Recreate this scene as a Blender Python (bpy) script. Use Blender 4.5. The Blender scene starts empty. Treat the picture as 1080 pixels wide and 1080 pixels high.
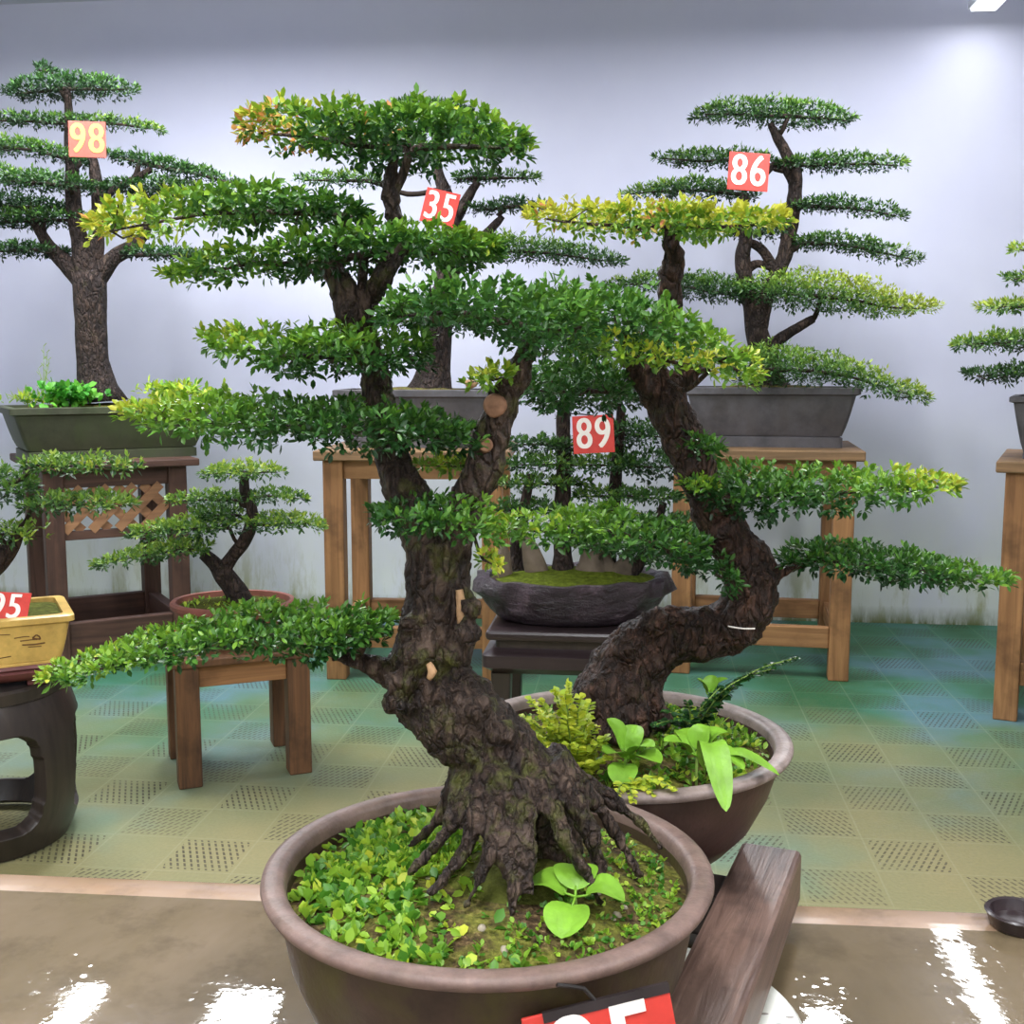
import bpy, bmesh, math, random
import numpy as np
from mathutils import Vector, Matrix, noise as mnoise

SC = bpy.context.scene
COL = SC.collection
PI = math.pi
R = math.radians

# ------------------------------------------------------------------ camera
CH, FPX, PITCH = 1.40, 1200.0, R(7.13)
cam_d = bpy.data.cameras.new('camera')
cam_d.sensor_width = 36.0
cam_d.lens = 36.0 * FPX / 1080.0
cam_d.clip_start = 0.02
cam = bpy.data.objects.new('camera', cam_d)
COL.objects.link(cam)
cam.location = (0, 0, CH)
cam.rotation_euler = (PI / 2 - PITCH, 0, 0)
SC.camera = cam
CP, SP = math.cos(PITCH), math.sin(PITCH)


def ray(px, py):
    u, v = (px - 540) / FPX, (540 - py) / FPX
    return Vector((u, CP + v * SP, -SP + v * CP))


def P(px, py, Y):
    """the point of the place seen at px,py when it stands Y metres ahead"""
    d = ray(px, py)
    return Vector((0, 0, CH)) + d * (Y / d.y)


def Pz(px, py, z):
    d = ray(px, py)
    return Vector((0, 0, CH)) + d * ((z - CH) / d.z)


YAW = R(-6.5)                       # the room stands a little turned
RX = Vector((math.cos(YAW), math.sin(YAW), 0))
RY = Vector((-math.sin(YAW), math.cos(YAW), 0))
ZCEIL = 3.46


# ------------------------------------------------------------------ objects
def tag(o, label=None, cat=None, group=None, kind=None):
    if label: o['label'] = label
    if cat: o['category'] = cat
    if group: o['group'] = group
    if kind: o['kind'] = kind
    return o


def empty(name, loc, rz=0.0, label=None, cat=None, group=None):
    o = bpy.data.objects.new(name, None)
    COL.objects.link(o)
    o.empty_display_size = 0.1
    o.location = loc
    o.rotation_euler = (0, 0, rz)
    return tag(o, label, cat, group)


class MB:
    """collects faces; build() links them as one mesh object"""

    def __init__(s):
        s.v, s.f = [], []

    def add(s, vs, fs, M=None):
        k = len(s.v)
        s.v += [tuple(M @ Vector(v)) for v in vs] if M is not None else [tuple(v) for v in vs]
        s.f += [tuple(i + k for i in f) for f in fs]

    def box(s, x0, x1, y0, y1, z0, z1, M=None):
        vs = [(x, y, z) for z in (z0, z1) for y in (y0, y1) for x in (x0, x1)]
        fs = [(0, 2, 3, 1), (4, 5, 7, 6), (0, 1, 5, 4), (2, 6, 7, 3), (0, 4, 6, 2), (1, 3, 7, 5)]
        s.add(vs, fs, M)

    def beam(s, a, b, w, h, up=Vector((0, 0, 1))):
        """a square bar from a to b"""
        a, b = Vector(a), Vector(b)
        d = (b - a).normalized()
        sd = d.cross(up).normalized()
        u = sd.cross(d)
        vs = []
        for p in (a, b):
            for i, j in ((-1, -1), (1, -1), (1, 1), (-1, 1)):
                vs.append(p + sd * (i * w / 2) + u * (j * h / 2))
        s.add(vs, [(0, 1, 2, 3), (7, 6, 5, 4), (0, 4, 5, 1), (1, 5, 6, 2), (2, 6, 7, 3), (3, 7, 4, 0)])

    def lathe(s, prof, segs=48, M=None, ax=1.0, ay=1.0):
        vs, fs = [], []
        n = len(prof)
        for r, z in prof:
            for k in range(segs):
                a = 2 * PI * k / segs
                vs.append((r * ax * math.cos(a), r * ay * math.sin(a), z))
        for i in range(n - 1):
            for k in range(segs):
                k2 = (k + 1) % segs
                fs.append((i * segs + k, i * segs + k2, (i + 1) * segs + k2, (i + 1) * segs + k))
        if prof[0][0] > 1e-6: fs.append(tuple(range(segs - 1, -1, -1)))
        if prof[-1][0] > 1e-6: fs.append(tuple((n - 1) * segs + k for k in range(segs)))
        s.add(vs, fs, M)

    def rloft(s, secs, M=None, k=5):
        """rounded rectangles (hx, hy, corner radius, z) joined into a body, capped at both ends"""
        vs, fs = [], []
        for hx, hy, cr, z in secs:
            for cx, cy, a0 in ((1, 1, 0), (-1, 1, 90), (-1, -1, 180), (1, -1, 270)):
                for i in range(k):
                    a = R(a0 + 90 * i / (k - 1))
                    vs.append((cx * (hx - cr) + cr * math.cos(a), cy * (hy - cr) + cr * math.sin(a), z))
        m = 4 * k
        for i in range(len(secs) - 1):
            for j in range(m):
                j2 = (j + 1) % m
                fs.append((i * m + j, i * m + j2, (i + 1) * m + j2, (i + 1) * m + j))
        fs.append(tuple(range(m - 1, -1, -1)))
        fs.append(tuple((len(secs) - 1) * m + j for j in range(m)))
        s.add(vs, fs, M)

    def tube(s, pts, rad, segs=8, rough=0.0, nscale=30.0, step=None):
        pts = [Vector(p) for p in pts]
        if step:
            pts, rad = smooth_path(pts, rad, step)
        n = len(pts)
        vs, fs = [], []
        t0 = (pts[1] - pts[0]).normalized()
        ref = Vector((0, 1, 0)) if abs(t0.y) < 0.9 else Vector((1, 0, 0))
        nx = t0.cross(ref).normalized()
        for i in range(n):
            t = (pts[min(i + 1, n - 1)] - pts[max(i - 1, 0)])
            t = t.normalized() if t.length > 1e-9 else t0
            nx = (nx - t * nx.dot(t))
            nx = nx.normalized() if nx.length > 1e-6 else t.orthogonal().normalized()
            ny = t.cross(nx)
            for k in range(segs):
                a = 2 * PI * k / segs
                d = nx * math.cos(a) + ny * math.sin(a)
                r = rad[i]
                if rough:
                    q = (pts[i] + d * r) * nscale
                    r *= 1 + rough * (mnoise.noise(q) + 0.5 * mnoise.noise(q * 2.3))
                vs.append(pts[i] + d * r)
        for i in range(n - 1):
            for k in range(segs):
                k2 = (k + 1) % segs
                fs.append((i * segs + k, i * segs + k2, (i + 1) * segs + k2, (i + 1) * segs + k))
        fs.append(tuple(range(segs - 1, -1, -1)))
        fs.append(tuple((n - 1) * segs + k for k in range(segs)))
        s.add(vs, fs)

    def build(s, name, mat, parent=None, smooth=False, bevel=0.0, world=True, auto=None):
        off = Vector(parent.location) if (parent is not None and world) else Vector((0, 0, 0))
        me = bpy.data.meshes.new(name)
        me.from_pydata([tuple(Vector(v) - off) for v in s.v] if off.length else s.v, [], s.f)
        me.update()
        me.materials.append(mat)
        o = bpy.data.objects.new(name, me)
        COL.objects.link(o)
        if parent is not None: o.parent = parent
        if smooth:
            me.polygons.foreach_set('use_smooth', [True] * len(me.polygons))
            if auto:
                me.set_sharp_from_angle(angle=R(auto))
        if bevel:
            m = o.modifiers.new('bevel', 'BEVEL')
            m.width = bevel; m.segments = 2; m.limit_method = 'ANGLE'; m.angle_limit = R(40)
        return o


def smooth_path(pts, rad, step):
    P2, R2 = [], []
    n = len(pts)
    for i in range(n - 1):
        p0, p1, p2, p3 = pts[max(i - 1, 0)], pts[i], pts[i + 1], pts[min(i + 2, n - 1)]
        k = max(1, int((p2 - p1).length / step))
        for j in range(k):
            t = j / k
            a = -0.5 * t + t * t - 0.5 * t ** 3
            b = 1 - 2.5 * t * t + 1.5 * t ** 3
            c = 0.5 * t + 2 * t * t - 1.5 * t ** 3
            d = -0.5 * t * t + 0.5 * t ** 3
            P2.append(p0 * a + p1 * b + p2 * c + p3 * d)
            R2.append(rad[i] * (1 - t) + rad[i + 1] * t)
    P2.append(pts[-1]); R2.append(rad[-1])
    return P2, R2


# ------------------------------------------------------------------ materials
def srgb(r, g, b):
    f = lambda c: (c / 255 / 12.92) if c / 255 <= 0.04045 else ((c / 255 + 0.055) / 1.055) ** 2.4
    return (f(r), f(g), f(b), 1.0)


class Mat:
    def __init__(s, name, rough=0.6, spec=0.5):
        s.m = bpy.data.materials.new(name)
        s.m.use_nodes = True
        s.nt = s.m.node_tree
        s.b = s.nt.nodes['Principled BSDF']
        s.b.inputs['Roughness'].default_value = rough
        s.b.inputs['Specular IOR Level'].default_value = spec
        s._c = None

    def n(s, t, **kw):
        nd = s.nt.nodes.new('ShaderNode' + t)
        for k, v in kw.items():
            if hasattr(nd, k): setattr(nd, k, v)
        return nd

    def l(s, a, b): s.nt.links.new(a, b)

    def inp(s, sock, v):
        if isinstance(v, bpy.types.NodeSocket): s.l(v, sock)
        else: sock.default_value = v

    def coord(s, kind='Object', scale=(1, 1, 1), rot=(0, 0, 0)):
        if s._c is None: s._c = s.n('TexCoord')
        mp = s.n('Mapping')
        mp.inputs['Scale'].default_value = scale
        mp.inputs['Rotation'].default_value = rot
        s.l(s._c.outputs[kind], mp.inputs['Vector'])
        return mp.outputs[0]

    def noise(s, vec, scale, detail=4, rough=0.55, dist=0.0):
        nd = s.n('TexNoise')
        nd.inputs['Scale'].default_value = scale
        nd.inputs['Detail'].default_value = detail
        nd.inputs['Roughness'].default_value = rough
        nd.inputs['Distortion'].default_value = dist
        if vec is not None: s.l(vec, nd.inputs['Vector'])
        return nd.outputs['Fac']

    def voronoi(s, vec, scale, feature='F1', out='Distance'):
        nd = s.n('TexVoronoi'); nd.feature = feature
        nd.inputs['Scale'].default_value = scale
        s.l(vec, nd.inputs['Vector'])
        return nd.outputs[out]

    def ramp(s, fac, stops, interp='LINEAR'):
        nd = s.n('ValToRGB')
        cr = nd.color_ramp; cr.interpolation = interp
        while len(cr.elements) < len(stops): cr.elements.new(0.5)
        for e, (p, c) in zip(cr.elements, stops):
            e.position = p
            e.color = c if len(c) == 4 else (*c, 1)
        s.l(fac, nd.inputs[0])
        return nd.outputs[0]

    def math(s, op, a, b=0.0, clamp=False):
        nd = s.n('Math'); nd.operation = op; nd.use_clamp = clamp
        s.inp(nd.inputs[0], a); s.inp(nd.inputs[1], b)
        return nd.outputs[0]

    def mix(s, fac, a, b, mode='MIX'):
        nd = s.n('MixRGB'); nd.blend_type = mode
        s.inp(nd.inputs[0], fac); s.inp(nd.inputs[1], a); s.inp(nd.inputs[2], b)
        return nd.outputs[0]

    def maprange(s, v, a, b, c=0.0, d=1.0):
        nd = s.n('MapRange')
        s.l(v, nd.inputs[0])
        for i, q in zip((1, 2, 3, 4), (a, b, c, d)): nd.inputs[i].default_value = q
        return nd.outputs[0]

    def sep(s, vec):
        nd = s.n('SeparateXYZ'); s.l(vec, nd.inputs[0]); return nd.outputs

    def bump(s, h, strength=0.5, dist=0.01, prev=None):
        nd = s.n('Bump')
        nd.inputs['Strength'].default_value = strength
        nd.inputs['Distance'].default_value = dist
        s.l(h, nd.inputs['Height'])
        if prev is not None: s.l(prev, nd.inputs['Normal'])
        s.l(nd.outputs[0], s.b.inputs['Normal'])
        return nd.outputs[0]

    def col(s, c): s.inp(s.b.inputs['Base Color'], c); return s
    def rgh(s, c): s.inp(s.b.inputs['Roughness'], c); return s


def plain(name, c, rough=0.6, spec=0.5, var=0.25, scale=20.0, bump=0.15, bd=0.004):
    m = Mat(name, rough, spec)
    v = m.coord()
    n = m.noise(v, scale, 5)
    dark = tuple(x * (1 - var) for x in c[:3]) + (1,)
    lite = tuple(min(1, x * (1 + var)) for x in c[:3]) + (1,)
    m.col(m.ramp(n, [(0.3, dark), (0.7, lite)]))
    if bump: m.bump(n, bump, bd)
    return m.m


def wood(name, c1, c2, axis, rough=0.6, sc=1.0, dirt=0.5, spec=0.35):
    """grain drawn out along one axis, darker stains in patches"""
    m = Mat(name, rough, spec)
    s = [26 * sc] * 3; s['xyz'.index(axis)] = 1.6 * sc
    v = m.coord('Object', tuple(s))
    g = m.noise(v, 1.0, 6, 0.6, 1.2)
    v2 = m.coord('Object', (1, 1, 1))
    st = m.noise(v2, 5.0 * sc, 4, 0.6)
    base = m.ramp(g, [(0.3, c1), (0.5, tuple((a + b) / 2 for a, b in zip(c1, c2))), (0.7, c2)])
    dk = tuple(x * 0.35 for x in c1[:3]) + (1,)
    m.col(m.mix(m.maprange(st, 0.52, 0.75, 0, dirt), base, dk))
    m.bump(g, 0.3, 0.004)
    return m.m


def leaf_mat(name, stops, gloss=0.42, trans=0.25):
    m = Mat(name, gloss, 0.5)
    a = m.n('Attribute'); a.attribute_name = 'age'
    c = m.ramp(a.outputs['Fac'], stops)
    m.col(c)
    tr = m.n('BsdfTranslucent'); m.l(c, tr.inputs['Color'])
    mx = m.n('MixShader'); mx.inputs[0].default_value = trans
    m.l(m.b.outputs[0], mx.inputs[1]); m.l(tr.outputs[0], mx.inputs[2])
    out = m.nt.nodes['Material Output']
    m.l(mx.outputs[0], out.inputs['Surface'])
    return m.m


def bark(name, dark, mid, lite, moss=0.3, scale=1.0, rough=0.75, mosscol=srgb(92, 96, 40)):
    m = Mat(name, rough, 0.35)
    v = m.coord('Object', (scale, scale, scale * 0.45))
    n = m.noise(v, 38, 7, 0.65, 0.8)
    vo = m.voronoi(v, 55)
    big = m.noise(m.coord('Object', (scale,) * 3), 9, 4, 0.6)
    base = m.ramp(n, [(0.3, dark), (0.52, mid), (0.75, lite)])
    base = m.mix(m.maprange(big, 0.52, 0.72, 0, 0.5), base, lite)
    dn = m.n('TexNoise'); dn.inputs['Scale'].default_value = 24; dn.inputs['Detail'].default_value = 5; cv = m.coord('Object', (scale * 1.4, scale * 1.4, scale * 0.6)); m.l(cv, dn.inputs['Vector'])
    wv = m.n('VectorMath'); wv.operation = 'MULTIPLY_ADD'; m.l(dn.outputs['Color'], wv.inputs[0]); wv.inputs[1].default_value = (.06, .06, .06); m.l(cv, wv.inputs[2])
    crk = m.voronoi(wv.outputs[0], 34, 'DISTANCE_TO_EDGE')
    base = m.mix(m.maprange(crk, 0.0, 0.12, 0.6, 0), base, dark)
    sp = m.noise(m.coord('Object', (scale,) * 3), 120, 3, 0.7)
    base = m.mix(m.maprange(sp, 0.60, 0.72, 0, 0.55), base, lite)
    mz = m.noise(m.coord('Object', (scale,) * 3), 22, 5, 0.65)
    base = m.mix(m.maprange(mz, 0.60 - 0.16 * moss, 0.74 - 0.1 * moss, 0, min(1, moss * 1.6)), base, mosscol)
    m.col(base)
    h = m.math('ADD', m.math('ADD', n, m.math('MULTIPLY', vo, 0.6)), m.math('MULTIPLY', m.math('MINIMUM', crk, 0.2), 2.6))
    m.bump(h, 1.0, 0.016 / scale)
    return m.m


def clay(name, c, moss, mosscol, rough=0.55, scale=1.0, bump=0.2):
    m = Mat(name, rough, 0.45)
    v = m.coord('Object', (scale,) * 3)
    n = m.noise(v, 14, 6, 0.65)
    d = tuple(x * 0.62 for x in c[:3]) + (1,)
    l = tuple(min(1, x * 1.35) for x in c[:3]) + (1,)
    base = m.ramp(n, [(0.3, d), (0.5, c), (0.72, l)])
    n2 = m.noise(m.coord('Object', (scale, scale, scale * 0.5)), 9, 6, 0.7, 0.5)
    base = m.mix(m.maprange(n2, 0.46, 0.66, 0, moss), base, mosscol)
    m.col(base)
    n3 = m.noise(v, 80, 4)
    m.bump(n3, bump, 0.003)
    return m.m


G_DEEP, G_DARK, G_MID = srgb(24, 56, 26), srgb(50, 96, 40), srgb(90, 138, 48)
G_LITE, G_YEL, G_RED = srgb(132, 172, 48), srgb(206, 204, 72), srgb(214, 128, 92)
LEAF_NEAR = leaf_mat('leaf_glossy', [(0.0, G_DEEP), (0.25, G_DARK), (0.45, G_MID), (0.66, G_LITE), (0.85, G_YEL), (1.0, G_RED)], 0.36)
LEAF_FAR = leaf_mat('leaf_fine', [(0.0, srgb(22, 48, 24)), (0.3, srgb(46, 84, 38)), (0.5, srgb(80, 122, 48)), (0.7, srgb(134, 166, 60)), (0.9, srgb(190, 196, 74))], 0.5)
LEAF_WEED = leaf_mat('leaf_weed', [(0.0, srgb(36, 84, 28)), (0.4, srgb(84, 140, 42)), (0.7, srgb(158, 196, 62)), (1.0, srgb(214, 216, 72))], 0.45, 0.35)
LEAF_CLOVER = leaf_mat('leaf_clover', [(0.0, srgb(40, 112, 36)), (0.5, srgb(72, 154, 48)), (1.0, srgb(120, 190, 66))], 0.45, 0.35)

BARK_NEAR = bark('bark_wet', srgb(26, 20, 18), srgb(62, 48, 41), srgb(118, 98, 84), 0.5, 2.0, 0.55)
BARK_NEAR2 = bark('bark_wet_reddish', srgb(24, 17, 14), srgb(60, 42, 34), srgb(118, 84, 68), 0.12, 1.7, 0.55)
BARK_FAR = bark('bark_dry', srgb(28, 22, 22), srgb(54, 42, 38), srgb(94, 75, 64), 0.1, 1.0)
TWIG = plain('twig_bark', srgb(46, 36, 30), 0.8, 0.3, 0.4, 60)

CLAY_BROWN = clay('clay_brown_mossy', srgb(66, 50, 40), 0.9, srgb(74, 68, 32), 0.5, 1.6)
CLAY_RIM2 = clay('clay_rim_pale', srgb(150, 134, 128), 0.2, srgb(120, 104, 92), 0.45, 3.0)
CLAY_BROWN2 = clay('clay_brown_plain', srgb(72, 50, 45), 0.3, srgb(60, 52, 36), 0.45, 1.6)
CLAY_RIM = clay('clay_rim', srgb(120, 98, 90), 0.15, srgb(110, 100, 70), 0.5, 3.0)
CLAY_GREEN = clay('clay_green_grey', srgb(60, 64, 46), 0.75, srgb(60, 72, 40), 0.55, 0.7)
CLAY_GREY = clay('clay_slate_grey', srgb(86, 84, 88), 0.35, srgb(78, 70, 62), 0.5, 0.7)
CLAY_TERRA = clay('clay_terracotta', srgb(134, 78, 66), 0.35, srgb(96, 70, 50), 0.6, 1.0)
GLAZE_YEL = clay('glaze_yellow', srgb(208, 172, 96), 0.25, srgb(184, 144, 74), 0.3, 0.8, 0.05)
CLAY_MAROON = plain('clay_maroon', srgb(108, 60, 58), 0.5)
def soil_mat():
    m = Mat('soil_damp', 0.85, 0.2)
    v = m.coord()
    n = m.noise(v, 26, 6, 0.65); f = m.noise(v, 160, 4, 0.6)
    base = m.ramp(f, [(0.3, srgb(44, 34, 24)), (0.55, srgb(84, 66, 44)), (0.72, srgb(150, 128, 88))])
    base = m.mix(m.maprange(n, 0.42, 0.58, 0, 0.85), base, m.ramp(f, [(0.3, srgb(66, 70, 24)), (0.7, srgb(136, 138, 56))]))
    m.col(base); m.bump(f, 0.8, 0.008)
    return m.m


SOIL = soil_mat()
MOSS = plain('moss_green', srgb(88, 100, 30), 0.9, 0.1, 0.45, 60, 0.9, 0.012)
MOSS_DK = plain('moss_olive', srgb(78, 82, 34), 0.9, 0.1, 0.55, 55, 0.9, 0.012)

PALE1, PALE2 = srgb(126, 88, 56), srgb(172, 128, 84)
WD_X = wood('pine_rail', PALE1, PALE2, 'x', dirt=0.55)
WD_Y = wood('pine_side_rail', PALE1, PALE2, 'y', dirt=0.55)
WD_Z = wood('pine_leg', srgb(118, 82, 52), srgb(170, 124, 80), 'z', dirt=0.75)
WD_TOP = wood('pine_top_weathered', srgb(104, 82, 58), srgb(148, 116, 82), 'x', dirt=0.7)
BR1, BR2 = srgb(58, 40, 34), srgb(96, 68, 56)
BD_X = wood('dark_rail', BR1, BR2, 'x')
BD_Y = wood('dark_side_rail', BR1, BR2, 'y')
BD_Z = wood('dark_leg', BR1, BR2, 'z')
LATT = wood('lattice_strip', srgb(128, 92, 66), srgb(170, 126, 90), 'x', sc=0.8, dirt=0.3)
ST_X = wood('stool_rail', srgb(120, 82, 52), srgb(168, 122, 80), 'x', dirt=0.5)
ST_Z = wood('stool_leg', srgb(74, 52, 38), srgb(128, 90, 60), 'z', dirt=0.8)
LACQ = wood('lacquer_dark', srgb(40, 34, 32), srgb(66, 56, 50), 'z', 0.35, 0.6, 0.4, 0.5)
LACQ2 = wood('lacquer_black', srgb(38, 30, 32), srgb(64, 52, 54), 'x', 0.3, 0.6, 0.3, 0.5)
SLEEPER = wood('sleeper_wet', srgb(84, 64, 56), srgb(132, 106, 94), 'x', 0.42, 2.6, 0.9, 0.5)
SLEEPER_DK = wood('sleeper_dark', srgb(34, 28, 26), srgb(62, 50, 46), 'x', 0.4, 1.6, 0.5, 0.5)

TAG_RED = plain('tag_red', srgb(206, 62, 52), 0.45, 0.4, 0.12, 40, 0)
TAG_PINK = plain('tag_faded_red', srgb(158, 70, 56), 0.5, 0.4, 0.15, 40, 0)
TAG_WHITE = plain('tag_white_paint', srgb(244, 236, 228), 0.5, 0.4, 0.03, 40, 0)
TAG_GOLD = plain('tag_yellowed_paint', srgb(206, 162, 76), 0.5, 0.4, 0.06, 40, 0)
TAG_BLACK = plain('tag_black_border', srgb(44, 36, 36), 0.5, 0.4, 0.3, 40, 0)
WIRE = plain('wire_dark', srgb(40, 36, 34), 0.5, 0.5, 0.1, 40, 0)
INK = plain('brush_ink', srgb(104, 72, 44), 0.6, 0.3, 0.2, 60, 0)
CUT = plain('cut_wood', srgb(150, 112, 88), 0.7, 0.3, 0.3, 120, 0.3)
PALE_SCAR = plain('bare_wood_scar', srgb(176, 140, 104), 0.7, 0.3, 0.3, 90, 0.4)
PEBBLE = plain('pebble', srgb(150, 140, 122), 0.7, 0.3, 0.3, 120, 0.2)
EXPO = -0.02
# ------------------------------------------------------------------ the room
def wall_mat():
    m = Mat('wall_paint', 0.75, 0.25)
    v = m.coord('Object')
    z = m.sep(v)[2]
    n = m.noise(v, 1.3, 4, 0.6)
    base = m.ramp(n, [(0.3, srgb(203, 205, 226)), (0.7, srgb(211, 213, 231))])
    # floor bounce light painted in low down, with algae along the foot
    lo = m.maprange(z, 1.25, 0.2, 0, 1)
    n2 = m.noise(m.coord('Object', (1, 1, 0.5)), 2.2, 5, 0.65)
    bounce_algae = m.math('MULTIPLY', lo, m.maprange(n2, 0.3, 0.7, 0.3, 1.0), True)
    base = m.mix(m.math('MULTIPLY', bounce_algae, 0.8), base, srgb(212, 219, 196))
    n3 = m.noise(m.coord('Object', (1, 1, 0.22)), 9, 6, 0.7)
    foot = m.math('MULTIPLY', m.maprange(z, 0.45, 0.0, 0, 1), m.maprange(n3, 0.5, 0.66, 0, 1), True)
    base = m.mix(foot, base, srgb(150, 152, 96))
    foot2 = m.math('MULTIPLY', m.maprange(z, 0.10, 0.0, 0, 1), m.maprange(n3, 0.3, 0.5, 0, 1), True)
    base = m.mix(foot2, base, srgb(104, 112, 70))
    m.col(base)
    m.bump(m.noise(v, 60, 3), 0.05, 0.003)
    return m.m


def floor_mat():
    m = Mat('floor_mats', 0.55, 0.4)
    C = 0.225
    v = m.coord('Object', (1 / C, 1 / C, 1))
    X, Y, _ = m.sep(v)
    fx, fy = m.math('FRACT', X), m.math('FRACT', Y)
    ix, iy = m.math('FLOOR', X), m.math('FLOOR', Y)
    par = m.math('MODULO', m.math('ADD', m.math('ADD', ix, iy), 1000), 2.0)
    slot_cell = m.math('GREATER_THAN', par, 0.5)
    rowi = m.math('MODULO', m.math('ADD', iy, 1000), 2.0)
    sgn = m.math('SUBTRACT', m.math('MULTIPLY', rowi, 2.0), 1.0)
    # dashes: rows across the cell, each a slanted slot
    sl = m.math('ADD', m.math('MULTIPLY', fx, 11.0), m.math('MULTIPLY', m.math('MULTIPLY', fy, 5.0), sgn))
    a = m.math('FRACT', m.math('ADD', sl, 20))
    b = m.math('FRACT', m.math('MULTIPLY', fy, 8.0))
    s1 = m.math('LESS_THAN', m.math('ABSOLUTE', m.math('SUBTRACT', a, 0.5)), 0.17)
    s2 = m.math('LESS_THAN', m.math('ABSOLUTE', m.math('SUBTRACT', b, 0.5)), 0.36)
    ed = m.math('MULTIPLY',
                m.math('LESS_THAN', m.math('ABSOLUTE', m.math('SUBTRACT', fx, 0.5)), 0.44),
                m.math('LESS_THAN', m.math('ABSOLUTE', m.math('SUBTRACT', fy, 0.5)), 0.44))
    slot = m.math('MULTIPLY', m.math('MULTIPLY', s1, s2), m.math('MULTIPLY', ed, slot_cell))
    # seams
    gx = m.math('ABSOLUTE', m.math('SUBTRACT', fx, 0.5))
    gy = m.math('ABSOLUTE', m.math('SUBTRACT', fy, 0.5))
    seam = m.math('MAXIMUM', m.math('GREATER_THAN', gx, 0.488), m.math('GREATER_THAN', gy, 0.488))
    w = m.coord('Object')
    wy = m.sep(w)[1]
    n1 = m.noise(w, 0.9, 4, 0.55)
    n2 = m.noise(m.coord('Object', (1, 1, 1), (0, 0, 1)), 1.7, 3, 0.5)
    # olive by the bench, green further back
    olive_mix = m.maprange(m.math('ADD', wy, m.math('MULTIPLY', m.math('SUBTRACT', n1, 0.5), 3.0)), 3.2, 4.9, 1.0, 0.0)
    green = m.ramp(n2, [(0.36, srgb(32, 88, 54)), (0.5, srgb(50, 108, 84)), (0.64, srgb(78, 118, 128))])
    olive = m.ramp(n2, [(0.3, srgb(144, 134, 92)), (0.55, srgb(134, 130, 90)), (0.7, srgb(110, 130, 102))])
    base = m.mix(olive_mix, green, olive)
    base = m.mix(m.math('MULTIPLY', seam, 0.10), base, srgb(186, 190, 160))
    fine = m.noise(w, 90, 3)
    base = m.mix(m.maprange(fine, 0.35, 0.75, 0.0, 0.25), base, srgb(96, 100, 70))
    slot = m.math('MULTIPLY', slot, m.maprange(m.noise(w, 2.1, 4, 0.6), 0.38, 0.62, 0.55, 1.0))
    base = m.mix(m.math('MULTIPLY', slot, 0.88), base, srgb(56, 48, 34))  # dark inside the slots is put into the colour, no holes cut
    m.col(base)
    m.bump(m.math('SUBTRACT', m.math('MULTIPLY', fine, 0.3), slot), 0.4, 0.006)
    return m.m


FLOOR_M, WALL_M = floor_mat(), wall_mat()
PLAIN_WALL = plain('wall_paint_plain', srgb(214, 214, 222), 0.8, 0.2, 0.03, 1.5, 0)
CEIL_M = plain('ceiling_paint', srgb(206, 208, 220), 0.85, 0.2, 0.03, 2, 0)

W0 = Pz(970, 658, 0)                # a point on the foot of the back wall
XL, XR, YN = -5.2, 5.6, -4.5        # in room axes
w0x, w0y = W0.dot(RX), W0.dot(RY)


def slab(name, x0, x1, y0, y1, z0, z1, mat):
    b = MB(); b.box(x0, x1, y0, y1, z0, z1)
    o = b.build(name, mat)
    o.rotation_euler = (0, 0, YAW)
    return tag(o, kind='structure')


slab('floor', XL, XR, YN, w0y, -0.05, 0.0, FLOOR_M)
slab('ceiling', XL, XR, YN, w0y, ZCEIL, ZCEIL + 0.08, CEIL_M)
slab('wall_back', XL, XR, w0y, w0y + 0.12, 0.0, ZCEIL, WALL_M)
slab('wall_left', XL - 0.12, XL, YN, w0y, 0.0, ZCEIL, PLAIN_WALL)
slab('wall_right', XR, XR + 0.12, YN, w0y, 0.0, ZCEIL, PLAIN_WALL)
slab('wall_front', XL, XR, YN - 0.12, YN, 0.0, ZCEIL, PLAIN_WALL)

# ------------------------------------------------------------------ lights
def emit(name, c, s):
    m = bpy.data.materials.new(name); m.use_nodes = True
    nt = m.node_tree; nt.nodes.clear()
    e = nt.nodes.new('ShaderNodeEmission'); o = nt.nodes.new('ShaderNodeOutputMaterial')
    e.inputs[0].default_value = c; e.inputs[1].default_value = s
    nt.links.new(e.outputs[0], o.inputs[0])
    return m


LAMP_E = 4.0
LAMP_M = emit('lamp_glow', (0.97, 0.98, 1.0, 1), LAMP_E)
LAMP_BODY = plain('lamp_housing', srgb(226, 228, 232), 0.5, 0.4, 0.02, 10, 0)


def lamp(p_end, length, width, label, power):
    """p_end: the end nearest the back wall; the lamp runs towards the viewer along the room"""
    t = empty('ceiling_light', (p_end.x, p_end.y, p_end.z), YAW, label, 'ceiling light', 'long ceiling lights')
    b = MB(); b.box(-width / 2 - .012, width / 2 + .012, -length - .012, .012, 0.012, 0.05)
    for yy in (-.15, -length + .15): b.tube([(0, yy, .045), (0, yy, ZCEIL - p_end.z)], [.006, .006], 8)
    b.build('housing', LAMP_BODY, t, world=False, bevel=.004)
    b = MB(); b.box(-width / 2, width / 2, -length, 0, 0.0, 0.0118)
    b.build('diffuser', LAMP_M, t, world=False)
    d = bpy.data.lights.new('lamp_or_added_uplight', 'AREA')
    d.shape = 'RECTANGLE'; d.size = width; d.size_y = length; d.energy = power
    d.color = (0.965, 0.98, 1.0)
    o = bpy.data.objects.new('lamp_or_added_uplight', d); COL.objects.link(o)
    o.parent = t; o.location = (0, -length / 2, -0.008)
    d2 = d.copy(); d2.energy = power * ADDED_UP
    o2 = bpy.data.objects.new('lamp_or_added_uplight', d2); COL.objects.link(o2)        # added uplight, no such source known, brightens ceiling and upper wall
    o2.parent = t; o2.location = (0, -length / 2, 0.062); o2.rotation_euler = (PI, 0, 0)
    return t


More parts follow.
